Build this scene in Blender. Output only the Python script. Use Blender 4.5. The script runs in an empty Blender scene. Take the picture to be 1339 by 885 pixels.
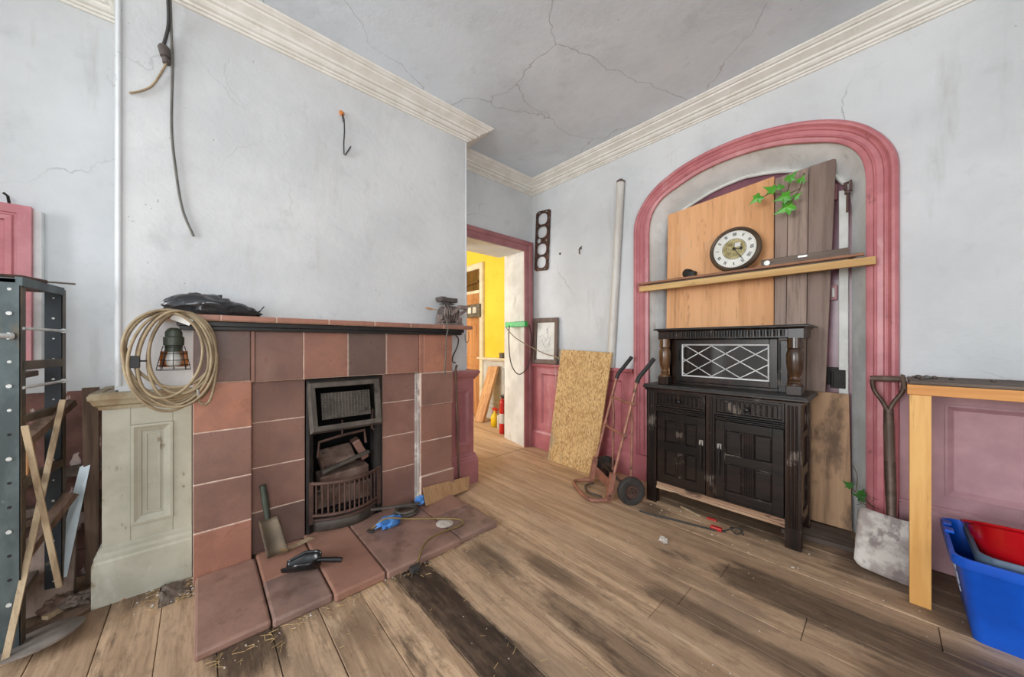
import bpy, bmesh, math, random
from mathutils import Vector, Matrix, noise as mnoise
R = random.Random(7)
PI = math.pi
SC = bpy.context.scene
COL = SC.collection
BASE = {}

def lin(c):
    def f(v):
        v = v / 255.0
        return v / 12.92 if v <= 0.04045 else ((v + 0.055) / 1.055) ** 2.4
    return (f(c[0]), f(c[1]), f(c[2]), 1.0)

# ------------------------------------------------------------------ mesh builder
class MB:
    def __init__(s):
        s.v = []; s.f = []; s.mi = []; s.rn = []; s.M = Matrix.Identity(4); s.cur = 0; s.t = 0.5
    def add(s, vs, fs, mi=None, t=None):
        b = len(s.v)
        for p in vs: s.v.append(s.M @ Vector(p))
        for f in fs:
            s.f.append([b + i for i in f]); s.mi.append(s.cur if mi is None else mi); s.rn.append(s.t if t is None else t)
        return s
    def box(s, a, b, mi=None, t=None):
        x0, y0, z0 = [min(p, q) for p, q in zip(a, b)]; x1, y1, z1 = [max(p, q) for p, q in zip(a, b)]
        vs = [(x0, y0, z0), (x1, y0, z0), (x1, y1, z0), (x0, y1, z0), (x0, y0, z1), (x1, y0, z1), (x1, y1, z1), (x0, y1, z1)]
        return s.hexa(vs, mi, t)
    def hexa(s, vs, mi=None, t=None):
        return s.add(vs, [(0, 3, 2, 1), (4, 5, 6, 7), (0, 1, 5, 4), (1, 2, 6, 5), (2, 3, 7, 6), (3, 0, 4, 7)], mi, t)
    def beam(s, p, q, w, h, up=(0, 0, 1), mi=None, t=None):
        p = Vector(p); q = Vector(q); d = (q - p).normalized(); u = Vector(up)
        if abs(d.dot(u)) > .98: u = Vector((0, 1, 0))
        a = d.cross(u).normalized(); b = a.cross(d).normalized()
        vs = []
        for e in (p, q):
            for i, j in ((-1, -1), (1, -1), (1, 1), (-1, 1)): vs.append(e + a * (w / 2 * i) + b * (h / 2 * j))
        return s.hexa(vs, mi, t)
    def tube(s, pts, r, seg=8, closed=False, mi=None, t=None):
        pts = [Vector(p) for p in pts]; n = len(pts)
        rr = r if isinstance(r, (list, tuple)) else [r] * n
        vs = []; fs = []
        prev = None
        for i, p in enumerate(pts):
            if closed: d = pts[(i + 1) % n] - pts[i - 1]
            else: d = pts[min(i + 1, n - 1)] - pts[max(i - 1, 0)]
            if d.length < 1e-9: d = Vector((0, 0, 1))
            d.normalize()
            if prev is None:
                a = d.orthogonal().normalized()
            else:
                a = prev - d * prev.dot(d)
                a = a.normalized() if a.length > 1e-6 else d.orthogonal().normalized()
            prev = a; b = d.cross(a)
            for k in range(seg):
                an = 2 * PI * k / seg
                vs.append(p + (a * math.cos(an) + b * math.sin(an)) * rr[i])
        m = n if closed else n - 1
        for i in range(m):
            j = (i + 1) % n
            for k in range(seg):
                fs.append((i * seg + k, i * seg + (k + 1) % seg, j * seg + (k + 1) % seg, j * seg + k))
        if not closed:
            fs.append(tuple(range(seg - 1, -1, -1))); fs.append(tuple((n - 1) * seg + k for k in range(seg)))
        return s.add(vs, fs, mi, t)
    def cyl(s, p, q, r, seg=16, r2=None, mi=None, t=None):
        return s.tube([p, q], [r, r if r2 is None else r2], seg, False, mi, t)
    def lathe(s, prof, o=(0, 0, 0), ax=(0, 0, 1), seg=24, mi=None, t=None, capped=True):
        ax = Vector(ax).normalized(); a = ax.orthogonal().normalized(); b = ax.cross(a); o = Vector(o)
        vs = []; fs = []
        for r, z in prof:
            for k in range(seg):
                an = 2 * PI * k / seg
                vs.append(o + ax * z + (a * math.cos(an) + b * math.sin(an)) * max(r, 1e-4))
        for i in range(len(prof) - 1):
            for k in range(seg):
                fs.append((i * seg + k, i * seg + (k + 1) % seg, (i + 1) * seg + (k + 1) % seg, (i + 1) * seg + k))
        if capped:
            fs.append(tuple(range(seg - 1, -1, -1))); n = len(prof) - 1
            fs.append(tuple(n * seg + k for k in range(seg)))
        return s.add(vs, fs, mi, t)
    def prism(s, poly, lo, hi, to3, mi=None, t=None):
        n = len(poly)
        vs = [to3(p[0], p[1], lo) for p in poly] + [to3(p[0], p[1], hi) for p in poly]
        fs = [tuple(range(n - 1, -1, -1)), tuple(range(n, 2 * n))] + [(i, (i + 1) % n, n + (i + 1) % n, n + i) for i in range(n)]
        return s.add(vs, fs, mi, t)
    def sweep(s, path, prof, to3, closed=False, mi=None, t=None):
        """path: 2D polyline, prof: [(offset along left normal, height)], to3(x, y, h)"""
        n = len(path); P = [Vector((p[0], p[1])) for p in path]; vs = []; fs = []
        def nrm(a, b):
            d = (b - a).normalized(); return Vector((-d.y, d.x))
        for i in range(n):
            if closed: n0, n1 = nrm(P[i - 1], P[i]), nrm(P[i], P[(i + 1) % n])
            else:
                n0 = nrm(P[max(i - 1, 0)], P[max(i, 1)]); n1 = nrm(P[min(i, n - 2)], P[min(i + 1, n - 1)])
            m = n0 + n1
            m = m / max(m.dot(n0), 1e-4) if m.length > 1e-6 else n0
            for o, h in prof: vs.append(to3(P[i].x + m.x * o, P[i].y + m.y * o, h))
        k = len(prof)
        for i in range(n if closed else n - 1):
            j = (i + 1) % n
            for a in range(k):
                b = (a + 1) % k
                fs.append((i * k + a, i * k + b, j * k + b, j * k + a))
        if not closed:
            fs.append(tuple(range(k - 1, -1, -1))); fs.append(tuple((n - 1) * k + a for a in range(k)))
        return s.add(vs, fs, mi, t)
    def grid(s, fn, nu, nv, mi=None, t=None, closeu=False):
        vs = [fn(i / (nu if closeu else nu - 1), j / (nv - 1)) for i in range(nu) for j in range(nv)]
        fs = []
        for i in range(nu if closeu else nu - 1):
            for j in range(nv - 1):
                i2 = (i + 1) % nu
                fs.append((i * nv + j, i2 * nv + j, i2 * nv + j + 1, i * nv + j + 1))
        return s.add(vs, fs, mi, t)
    def plate(s, outer, holes, to3, th, mi=None):
        """flat plate with holes, extruded th"""
        bm = bmesh.new(); es = []
        for loop in [outer] + holes:
            vv = [bm.verts.new((p[0], p[1], 0)) for p in loop]
            for i in range(len(vv)): es.append(bm.edges.new((vv[i], vv[(i + 1) % len(vv)])))
        bmesh.ops.triangle_fill(bm, use_beauty=True, use_dissolve=False, edges=es)
        bm.verts.index_update()
        top = [tuple(v.co.xy) for v in bm.verts]
        fs = []
        for f in bm.faces:
            c = f.calc_center_median()
            fs.append([v.index for v in f.verts] if f.normal.z > 0 else [v.index for v in reversed(f.verts)])
        n = len(top); vs = [to3(x, y, th) for x, y in top] + [to3(x, y, 0) for x, y in top]
        out = [tuple(f) for f in fs] + [tuple(n + i for i in reversed(f)) for f in fs]
        b = 0
        for loop in [outer] + holes:
            m = len(loop)
            for i in range(m):
                a, c = b + i, b + (i + 1) % m
                out.append((a, c, n + c, n + a))
            b += m
        bm.free()
        return s.add(vs, out, mi)
    def build(s, name, mats, parent=None, bevel=0, smooth=None, solid=0, sub=0, origin=None, recalc=True, bseg=2):
        if not isinstance(mats, (list, tuple)): mats = [mats]
        if parent is not None: base = BASE[parent.name]
        elif origin is not None: base = Vector(origin)
        else:
            xs = [v.x for v in s.v]; ys = [v.y for v in s.v]; zs = [v.z for v in s.v]
            base = Vector(((min(xs) + max(xs)) / 2, (min(ys) + max(ys)) / 2, min(zs)))
        me = bpy.data.meshes.new(name)
        me.from_pydata([v - base for v in s.v], [], s.f)
        at = me.attributes.new('rnd', 'FLOAT', 'FACE'); at.data.foreach_set('value', s.rn)
        me.polygons.foreach_set('material_index', s.mi)
        for m in mats: me.materials.append(m)
        if recalc:
            bm = bmesh.new(); bm.from_mesh(me); bmesh.ops.recalc_face_normals(bm, faces=bm.faces); bm.to_mesh(me); bm.free()
        if smooth is not None:
            me.polygons.foreach_set('use_smooth', [True] * len(me.polygons)); me.set_sharp_from_angle(angle=math.radians(smooth))
        me.update()
        o = bpy.data.objects.new(name, me); COL.objects.link(o)
        if parent is not None: o.parent = parent
        else: o.location = base
        BASE[o.name] = base
        if solid:
            m = o.modifiers.new('Solidify', 'SOLIDIFY'); m.thickness = solid; m.offset = 0
        if bevel:
            m = o.modifiers.new('Bevel', 'BEVEL'); m.width = bevel; m.segments = bseg; m.limit_method = 'ANGLE'; m.angle_limit = math.radians(40)
        if sub:
            m = o.modifiers.new('Subdivision', 'SUBSURF'); m.levels = sub; m.render_levels = sub
        return o

def thing(name, label, cat, loc, group=None):
    o = bpy.data.objects.new(name, None); COL.objects.link(o); o.location = loc; o.empty_display_size = .05
    o['label'] = label; o['category'] = cat
    if group: o['group'] = group
    BASE[o.name] = Vector(loc)
    return o
def tag(o, label, cat, group=None, kind=None):
    o['label'] = label; o['category'] = cat
    if group: o['group'] = group
    if kind: o['kind'] = kind
    return o
def struct(o, label=None, cat=None):
    o['kind'] = 'structure'
    if label: o['label'] = label; o['category'] = cat
    return o
def frame(o, x, y, z=None):
    x = Vector(x).normalized(); y = Vector(y); y = (y - x * x.dot(y)).normalized(); z = x.cross(y)
    m = Matrix((x, y, z)).transposed().to_4x4(); m.translation = Vector(o); return m
def spline(pts, n=8, closed=False):
    P = [Vector(p) for p in pts]; out = []; L = len(P)
    for i in range(L if closed else L - 1):
        if closed: a, b, c, d = P[i - 1], P[i], P[(i + 1) % L], P[(i + 2) % L]
        else: a, b, c, d = P[max(i - 1, 0)], P[i], P[i + 1], P[min(i + 2, L - 1)]
        for k in range(n):
            t = k / n
            out.append(.5 * ((2 * b) + (c - a) * t + (2 * a - 5 * b + 4 * c - d) * t * t + (3 * b - a - 3 * c + d) * t ** 3))
    if not closed: out.append(P[-1])
    return out
XZ = lambda x, z, h: (x, h, z)
YZ = lambda y, z, h: (h, y, z)
XY = lambda x, y, h: (x, y, h)

# ------------------------------------------------------------------ materials
class G:
    def __init__(s, name):
        s.m = bpy.data.materials.new(name); s.m.use_nodes = True; s.t = s.m.node_tree; s.n = s.t.nodes
        s.b = s.n['Principled BSDF']; s.co = s.n.new('ShaderNodeTexCoord').outputs['Object']
    def lk(s, a, b): s.t.links.new(a, b)
    def inp(s, sock, v):
        if hasattr(v, 'is_output'): s.lk(v, sock)
        else: sock.default_value = v
    def mapg(s, scale=(1, 1, 1), loc=(0, 0, 0), rot=(0, 0, 0), src=None):
        n = s.n.new('ShaderNodeMapping'); n.inputs['Scale'].default_value = scale; n.inputs['Location'].default_value = loc
        n.inputs['Rotation'].default_value = rot
        s.lk(src or s.co, n.inputs['Vector']); return n.outputs[0]
    def noise(s, scale, detail=5, rough=.55, vec=None, dist=0):
        n = s.n.new('ShaderNodeTexNoise'); n.inputs['Scale'].default_value = scale; n.inputs['Detail'].default_value = detail
        n.inputs['Roughness'].default_value = rough; n.inputs['Distortion'].default_value = dist
        s.lk(vec or s.co, n.inputs['Vector']); return n.outputs['Fac']
    def voro(s, scale, feat='DISTANCE_TO_EDGE', vec=None):
        n = s.n.new('ShaderNodeTexVoronoi'); n.feature = feat; n.inputs['Scale'].default_value = scale
        s.lk(vec or s.co, n.inputs['Vector']); return n
    def mr(s, v, lo, hi, a=0., b=1., smooth=True):
        n = s.n.new('ShaderNodeMapRange'); n.interpolation_type = 'SMOOTHSTEP' if smooth else 'LINEAR'
        s.inp(n.inputs['Value'], v); n.inputs['From Min'].default_value = lo; n.inputs['From Max'].default_value = hi
        n.inputs['To Min'].default_value = a; n.inputs['To Max'].default_value = b; return n.outputs[0]
    def mth(s, op, a, b=0.):
        n = s.n.new('ShaderNodeMath'); n.operation = op; s.inp(n.inputs[0], a); s.inp(n.inputs[1], b); return n.outputs[0]
    def mix(s, f, a, b, mode='MIX'):
        n = s.n.new('ShaderNodeMix'); n.data_type = 'RGBA'; n.blend_type = mode; n.clamp_factor = True
        s.inp(n.inputs[0], f); s.inp(n.inputs[6], a); s.inp(n.inputs[7], b); return n.outputs[2]
    def attr(s, name='rnd'):
        n = s.n.new('ShaderNodeAttribute'); n.attribute_name = name; return n.outputs['Fac']
    def xyz(s):
        n = s.n.new('ShaderNodeSeparateXYZ'); s.lk(s.co, n.inputs[0]); return n.outputs
    def bump(s, h, strength=.2, dist=.01):
        n = s.n.new('ShaderNodeBump'); n.inputs['Strength'].default_value = strength; n.inputs['Distance'].default_value = dist
        s.lk(h, n.inputs['Height']); s.lk(n.outputs[0], s.b.inputs['Normal'])
    def done(s, col, rough=.6, metal=0., spec=.5):
        s.inp(s.b.inputs['Base Color'], col); s.inp(s.b.inputs['Roughness'], rough); s.b.inputs['Metallic'].default_value = metal
        s.b.inputs['Specular IOR Level'].default_value = spec
        return s.m

def pm(name, base, alt, scale=4, stretch=(1, 1, 1), rough=.6, metal=0., bump=.15, bscale=50, layers=(), tint=None, spec=.5, lo=.35, hi=.65, bdist=.004):
    """general procedural paint / wood / stone: base-alt noise, optional layers (colour, scale, lo, hi, stretch), per-face tint"""
    g = G(name); v = g.mapg(stretch)
    c = g.mix(g.mr(g.noise(scale, 6, .6, v), lo, hi), lin(base), lin(alt))
    if tint:
        c = g.mix(g.attr(), c, g.mix(.82, c, lin(tint)))
    for L in layers:
        lv = g.mapg(L[4] if len(L) > 4 else (1, 1, 1), loc=(3.1 * L[1], 1.7, .3))
        c = g.mix(g.mr(g.noise(L[1], 7, .62, lv), L[2], L[3], 0, L[5] if len(L) > 5 else 1), c, lin(L[0]))
    if bump: g.bump(g.noise(bscale, 5, .6, v), bump, bdist)
    return g.done(c, rough, metal, spec)

def wood(name, base, alt, axis='x', fine=60, rough=.6, layers=(), knots=0., spec=.4, tint=None, bump=.15, wear=None):
    st = {'x': (.06, 1, 1), 'y': (1, .06, 1), 'z': (1, 1, .06)}[axis]
    g = G(name); v = g.mapg(st)
    wob = g.noise(fine * .25, 4, .5, v, .6)
    f = g.mth('ADD', g.mth('MULTIPLY', g.noise(fine, 6, .65, v), .5), g.mth('MULTIPLY', wob, .5))
    c = g.mix(g.mr(f, .41, .59), lin(base), lin(alt))
    c = g.mix(g.mr(g.noise(fine * 2.2, 4, .7, v), .56, .70, 0, .45), c, lin([q * .62 for q in alt]))
    if knots:
        k = g.voro(knots, 'F1', g.mapg({'x': (.45, 1, 1), 'y': (1, .45, 1), 'z': (1, 1, .45)}[axis])).outputs['Distance']
        c = g.mix(g.mr(k, .05, .12, .8, 0.), c, lin([q * .5 for q in alt]))
    if tint: c = g.mix(g.attr(), c, g.mix(.8, c, lin(tint)))
    for L in layers:
        lv = g.mapg(L[4] if len(L) > 4 else (1, 1, 1), loc=(3.1 * L[1], 1.7, .3))
        c = g.mix(g.mr(g.noise(L[1], 7, .62, lv), L[2], L[3], 0, L[5] if len(L) > 5 else 1), c, lin(L[0]))
    if wear:
        bv = g.n.new('ShaderNodeBevel'); bv.samples = 4; bv.inputs['Radius'].default_value = .006
        ge = g.n.new('ShaderNodeNewGeometry'); dt = g.n.new('ShaderNodeVectorMath'); dt.operation = 'DOT_PRODUCT'
        g.lk(bv.outputs[0], dt.inputs[0]); g.lk(ge.outputs['Normal'], dt.inputs[1])
        e = g.mth('MULTIPLY', g.mr(dt.outputs['Value'], .90, .985, 1, 0), g.mr(g.noise(7, 6, .7), .56, .64, 0, .75))
        c = g.mix(e, c, lin(wear))
    g.bump(f, bump, .004)
    return g.done(c, rough, 0, spec)

def wallmat(name, base, alt, crack=1.0, dirt=(150, 148, 140), crackcol=(120, 118, 114), bscale=9, cscale=1.1, mask=(.52, .6), dirtamt=.6, low=None):
    g = G(name)
    big = g.noise(1.1, 6, .6); mid = g.noise(6, 6, .65)
    c = g.mix(g.mr(big, .35, .68), lin(base), lin(alt))
    c = g.mix(g.mr(mid, .55, .75, 0, .5), c, lin([q * .93 for q in alt]))
    streak = g.noise(4, 5, .6, g.mapg((1.6, 1.6, .25), (2, 5, 1)))
    c = g.mix(g.mr(streak, .58, .78, 0, dirtamt), c, lin(dirt))
    sp = g.noise(45, 3, .6); mk = g.noise(2.2, 4, .6, g.mapg((1, 1, 1), (7, 3, 9)))
    c = g.mix(g.mth('MULTIPLY', g.mr(sp, .70, .74, 0, .8), g.mr(mk, .52, .62)), c, lin((105, 100, 92)))
    wv = g.n.new('ShaderNodeVectorMath'); wv.operation = 'ADD'
    nn = g.n.new('ShaderNodeTexNoise'); nn.inputs['Scale'].default_value = 2.5; nn.inputs['Detail'].default_value = 5
    g.lk(g.co, nn.inputs['Vector'])
    sc = g.n.new('ShaderNodeVectorMath'); sc.operation = 'SCALE'; sc.inputs[3].default_value = .35
    g.lk(nn.outputs['Color'], sc.inputs[0]); g.lk(g.co, wv.inputs[0]); g.lk(sc.outputs[0], wv.inputs[1])
    e = g.voro(cscale, vec=wv.outputs[0]).outputs['Distance']
    cm = g.mr(g.noise(.9, 3, .5, g.mapg((1, 1, 1), (4, 8, 2))), mask[0], mask[1])
    ck = g.mth('MULTIPLY', g.mr(e, .0008, .0042, crack * .6, 0), cm)
    c = g.mix(ck, c, lin(crackcol))
    if low:   # damp grey bloom towards the top
        z = g.xyz()[2]
        c = g.mix(g.mth('MULTIPLY', g.mr(z, low[0], low[1], 0, 1), g.mr(g.noise(2.4, 6, .62), .38, .66, 0, low[3])), c, lin(low[2]))
    h = g.mth('SUBTRACT', g.mth('ADD', g.noise(bscale, 6, .6), g.mth('MULTIPLY', g.noise(70, 4, .6), .15)), g.mth('MULTIPLY', ck, .5))
    g.bump(h, .22, .02)
    return g.done(c, .75, 0, .25)

def plain(name, c, rough=.5, metal=0., spec=.5): 
    return pm(name, c, [max(0, q * .86) for q in c], 9, rough=rough, metal=metal, bump=.05, spec=spec)

M = {}
M['wall'] = wallmat('painted plaster', (217, 220, 222), (201, 204, 206), .8, dirtamt=.35, mask=(.56, .64))
M['wall_breast'] = wallmat('stained plaster', (219, 221, 222), (201, 203, 205), .35, dirt=(190, 189, 184), dirtamt=.5, mask=(.56, .66))
M['ceil'] = wallmat('ceiling plaster', (226, 236, 245), (207, 216, 224), .9, crackcol=(158, 160, 162), cscale=.8, mask=(.36, .5), dirtamt=.15, bscale=4)
M['cornice'] = pm('cornice paint', (234, 232, 226), (222, 219, 210), 7, rough=.6, bump=.12, bscale=30, layers=[((186, 176, 160), 9, .62, .75, (1, 1, 1), .4)])
M['reveal'] = pm('dirty plaster', (230, 231, 230), (206, 206, 203), 3, rough=.8, bump=.3, bscale=20, layers=[((160, 148, 134), 5, .58, .72, (1, 1, .5), .6)])
M['pink'] = pm('pink gloss paint', (196, 122, 126), (178, 104, 110), 6, rough=.36, bump=.1, bscale=30, layers=[((206, 158, 156), 9, .58, .70, (1, 1, .25), .6), ((120, 70, 70), 14, .66, .72, (1, 1, .5), .6)])
M['pink_dull'] = pm('dull pink paint', (172, 114, 116), (154, 98, 102), 5, rough=.42, bump=.12, bscale=25, layers=[((170, 122, 128), 8, .62, .75, (1, 1, .3), .5)])
M['mauve'] = pm('faded mauve paint', (196, 154, 160), (176, 136, 143), 4, rough=.5, bump=.15, bscale=22, layers=[((176, 142, 146), 7, .62, .74, (1, 1, .4), .5), ((104, 74, 80), 16, .69, .74, (1, 1, 1), .5)])
M['green'] = pm('grey green paint', (186, 184, 168), (170, 168, 152), 5, rough=.55, bump=.2, bscale=30, layers=[((132, 116, 90), 16, .60, .66, (1, 1, .5), .8), ((150, 84, 44), 5, .70, .72, (1, 1, 1), .9), ((208, 206, 194), 6, .58, .72, (1, 1, .4), .6), ((88, 74, 58), 34, .68, .72, (1, 1, .5), .7)])
M['green_worn'] = pm('worn green edge', (176, 168, 142), (146, 126, 96), 8, rough=.6, bump=.25, bscale=30, layers=[((120, 90, 62), 10, .56, .66, (1, .5, 1), .8)])
def tile_mat():
    g = G('terracotta tile')
    n1 = g.mr(g.noise(3.5, 6, .6), .35, .68)
    grey = g.mix(n1, lin((116, 92, 83)), lin((101, 81, 75)))
    brown = g.mix(n1, lin((150, 112, 99)), lin((126, 94, 84)))
    org = g.mix(g.mr(g.noise(8, 6, .65), .3, .7), lin((184, 126, 102)), lin((158, 108, 90)))
    a = g.attr()
    c = g.mix(g.mr(a, 0, .5, 0, 1, False), grey, brown)
    c = g.mix(g.mr(a, .5, 1, 0, 1, False), c, org)
    c = g.mix(g.mr(g.noise(90, 3, .6), .60, .72, 0, .45), c, lin((92, 66, 60)))
    c = g.mix(g.mr(g.noise(5, 6, .62, g.mapg((1, 1, .3), (4, 2, 7))), .62, .8, 0, .3), c, lin((170, 140, 126)))
    g.bump(g.noise(60, 4, .6), .06, .004)
    return g.done(c, g.mr(g.noise(7, 4), .3, .7, .24, .42), 0, .5)
M['tile'] = tile_mat()
M['mortar'] = pm('pale mortar', (226, 204, 188), (200, 172, 154), 20, rough=.9, bump=.3)
M['hearth'] = pm('hearth slab', (150, 121, 109), (126, 102, 93), 7, rough=.5, bump=.25, bscale=40, tint=(178, 118, 90), layers=[((100, 74, 64), 5, .56, .70, (1, 1, 1), .7), ((168, 92, 60), 6, .66, .76, (1, 1, 1), .6), ((170, 150, 138), 14, .68, .78, (1, 1, 1), .5)])
M['iron'] = pm('sooty iron', (40, 35, 32), (26, 23, 22), 12, rough=.6, metal=.3, bump=.3, bscale=60, layers=[((100, 74, 52), 9, .62, .74, (1, 1, .4), .7)])
M['iron_grey'] = pm('dusty iron', (104, 96, 88), (80, 73, 67), 9, rough=.6, metal=.3, bump=.25, bscale=60, layers=[((62, 52, 46), 10, .58, .7)])
M['iron_rust'] = pm('rusty bars', (98, 72, 62), (78, 58, 52), 15, rough=.65, metal=.25, bump=.3, bscale=70)
M['soot'] = pm('soot', (20, 18, 17), (10, 9, 9), 8, rough=.95, bump=.3)
M['firebrick'] = pm('scorched firebrick', (128, 106, 94), (92, 68, 58), 12, rough=.9, bump=.4, bscale=40, layers=[((40, 34, 32), 14, .58, .68)])
M['black_wood'] = pm('black painted timber', (38, 36, 35), (26, 25, 25), 8, rough=.4, bump=.1)
M['sideboard'] = wood('dark oak stain', (50, 34, 27), (22, 17, 15), 'z', 40, .30, layers=[((92, 60, 42), 8, .60, .76, (1, 1, .2), .55)], spec=.35, bump=.06, wear=(186, 172, 158))
M['sideboard_dk'] = wood('near black oak', (38, 28, 24), (18, 15, 14), 'x', 40, .30, layers=[((80, 54, 40), 8, .60, .76, (1, 1, .2), .5)], spec=.35, bump=.06, wear=(176, 160, 146))
M['sideboard_top'] = pm('dusty dark oak', (50, 46, 43), (34, 31, 29), 7, (.3, 1, 1), rough=.38, bump=.05, layers=[((112, 104, 98), 6, .6, .8, (.4, 1, 1), .5)])
M['bulb_oak'] = wood('polished turned oak', (104, 72, 44), (58, 40, 28), 'z', 30, .25, spec=.6, bump=.03)
M['worn_rail'] = wood('worn bare rail', (190, 160, 132), (146, 112, 88), 'x', 40, .6, layers=[((58, 42, 34), 12, .54, .62, (.3, 1, 1), .9)])
M['sb_glass'] = pm('dark cabinet glass', (30, 27, 26), (42, 33, 29), 4, rough=.06, bump=0, spec=.8)
M['lead'] = plain('pale lead strip', (206, 206, 204), .4, .1)
M['pewter'] = plain('pale pewter', (190, 188, 182), .3, .7)
M['ply'] = wood('orange plywood', (236, 180, 130), (216, 158, 108), 'z', 18, .6, layers=[((166, 114, 78), 9, .62, .70, (1, 1, .35), .7), ((226, 184, 144), 5, .58, .72, (1, 1, .5), .6)])
M['greyboard'] = wood('grey brown boards', (172, 150, 137), (134, 115, 104), 'z', 30, .7, tint=(98, 80, 72), layers=[((176, 156, 144), 8, .62, .76, (1, 1, .1), .5)])
M['tan'] = wood('stained hardboard', (196, 158, 124), (170, 134, 102), 'z', 8, .7, layers=[((84, 66, 54), 4, .52, .66, (1, 1, .5), .8)])
M['pine'] = wood('bare pine', (232, 184, 114), (212, 156, 86), 'z', 22, .55, knots=3.2, layers=[((240, 226, 200), 30, .74, .76)])
M['pine_x'] = wood('bare pine rail', (222, 162, 92), (198, 132, 70), 'x', 22, .55, knots=2.4)
M['batten'] = wood('yellow batten', (214, 178, 120), (190, 148, 92), 'x', 22, .6, layers=[((120, 84, 54), 9, .66, .74)])
M['shelfboard'] = wood('brown shelf board', (158, 112, 84), (126, 86, 64), 'x', 24, .6)
M['oldwood'] = wood('old brown timber', (118, 96, 80), (82, 65, 54), 'z', 30, .75)
M['oldwood_x'] = wood('weathered timber', (120, 106, 96), (84, 72, 64), 'x', 30, .8)
M['stick'] = wood('pale lath', (190, 170, 140), (154, 132, 104), 'z', 30, .7)
def osb():
    g = G('strand board')
    v = g.voro(85, 'F1', g.mapg((1.3, 1, .55), rot=(.0, .5, .0)))
    c = g.mix(g.mr(g.noise(7, 6, .65), .32, .68), lin((210, 172, 118)), lin((176, 134, 84)))
    sep = g.n.new('ShaderNodeSeparateColor'); g.lk(v.outputs['Color'], sep.inputs[0])
    c = g.mix(g.mr(sep.outputs[0], .0, 1., 0, .7), c, lin((230, 200, 148)))
    c = g.mix(g.mr(sep.outputs[1], .72, .9, 0, .7), c, lin((158, 118, 76)))
    c = g.mix(g.mr(g.noise(26, 5, .7), .55, .75, 0, .5), c, lin((132, 98, 62)))
    c = g.mix(g.mr(g.noise(3.2, 6, .65, g.mapg((1, 1, .6), (1, 3, 5))), .54, .68, 0, .75), c, lin((150, 138, 118)))
    g.bump(v.outputs['Distance'], .25, .004)
    return g.done(c, .75, 0, .25)
M['osb'] = osb()
M['trolley'] = pm('rusty red paint', (172, 120, 102), (138, 94, 80), 14, rough=.5, metal=.2, bump=.2, bscale=60, layers=[((86, 56, 46), 12, .58, .68)])
M['rubber'] = pm('dusty rubber', (62, 58, 54), (44, 41, 39), 12, rough=.8, bump=.15)
M['grip'] = plain('black rubber grip', (44, 42, 42), .6)
M['white_plastic'] = pm('old white plastic', (220, 218, 212), (196, 192, 184), 6, (1, 1, .3), rough=.4, bump=.03)
M['gasket'] = pm('rusty gasket', (92, 62, 48), (62, 44, 38), 12, rough=.7, metal=.3, bump=.2)
M['frame_wood'] = wood('grey picture frame', (122, 104, 96), (96, 80, 74), 'z', 30, .6)
M['paper'] = pm('faded print', (222, 222, 218), (206, 206, 202), 4, rough=.4, bump=0)
M['ink'] = pm('faint ink', (168, 168, 168), (190, 190, 188), 20, rough=.6, bump=0)
M['leaf'] = pm('ivy leaf', (92, 176, 44), (66, 140, 34), 14, rough=.35, bump=.1)
M['leaf_dk'] = pm('dark ivy leaf', (56, 112, 36), (40, 84, 30), 14, rough=.4, bump=.1)
M['stem'] = plain('ivy stem', (96, 78, 50), .7)
M['clock_rim'] = pm('dark clock rim', (92, 76, 60), (66, 54, 44), 10, rough=.3, bump=.05)
M['dial'] = pm('enamel dial', (236, 236, 230), (224, 224, 216), 8, rough=.25, bump=0)
M['dial_gold'] = pm('tarnished brass centre', (196, 184, 132), (150, 136, 92), 30, rough=.35, metal=.4, bump=.2)
M['black'] = plain('black', (26, 26, 27), .5)
M['black_gloss'] = plain('glossy black plastic', (24, 24, 26), .25)
M['bag'] = pm('black bin liner', (40, 43, 48), (28, 30, 33), 5, rough=.2, bump=.35, bscale=18, spec=.7, bdist=.01)
M['cable'] = pm('beige flex', (164, 146, 116), (138, 120, 94), 14, rough=.6, bump=.05)
M['cable_dk'] = plain('dark cable', (58, 56, 54), .6)
M['cable_gr'] = plain('grey cable', (112, 110, 104), .6)
M['brassflex'] = plain('olive flex', (142, 118, 72), .5, .2)
M['bulbglass'] = pm('cloudy bulb', (214, 214, 210), (190, 190, 186), 10, rough=.1, bump=0)
M['darkgreen'] = plain('dark green enamel', (66, 74, 62), .45)
M['orange'] = pm('orange tin', (206, 128, 62), (176, 98, 44), 10, rough=.5, bump=.1)
M['steel'] = pm('grey steel', (120, 116, 112), (92, 88, 84), 14, rough=.5, metal=.5, bump=.15)
M['drill'] = pm('dusty machine casting', (146, 132, 126), (112, 98, 92), 14, rough=.6, metal=.25, bump=.2, layers=[((150, 138, 130), 14, .62, .74)])
M['drill_dk'] = plain('dark machine casting', (92, 84, 80), .6, .1)
M['rack'] = pm('blue grey angle iron', (92, 104, 106), (66, 76, 78), 9, (1, 1, .4), rough=.5, metal=.35, bump=.15, layers=[((112, 98, 74), 8, .60, .72, (1, 1, .4), .7), ((176, 180, 178), 16, .70, .76)])
M['rack_rust'] = pm('brown edge iron', (104, 90, 72), (76, 68, 60), 10, rough=.6, metal=.3, bump=.15)
M['rack_shaded'] = pm('shaded angle iron', (46, 54, 60), (32, 38, 44), 9, (1, 1, .4), rough=.5, metal=.2, bump=.15, layers=[((100, 92, 80), 14, .68, .74)])  # rear post: its shade is put into a darker iron colour
M['pink_pale'] = pm('pale pink paint', (222, 168, 168), (206, 148, 150), 5, rough=.45, bump=.1)
M['hole'] = plain('bolt hole', (22, 22, 22), .8)
M['bolt'] = plain('white bolt', (214, 216, 214), .5, .1)
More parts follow.
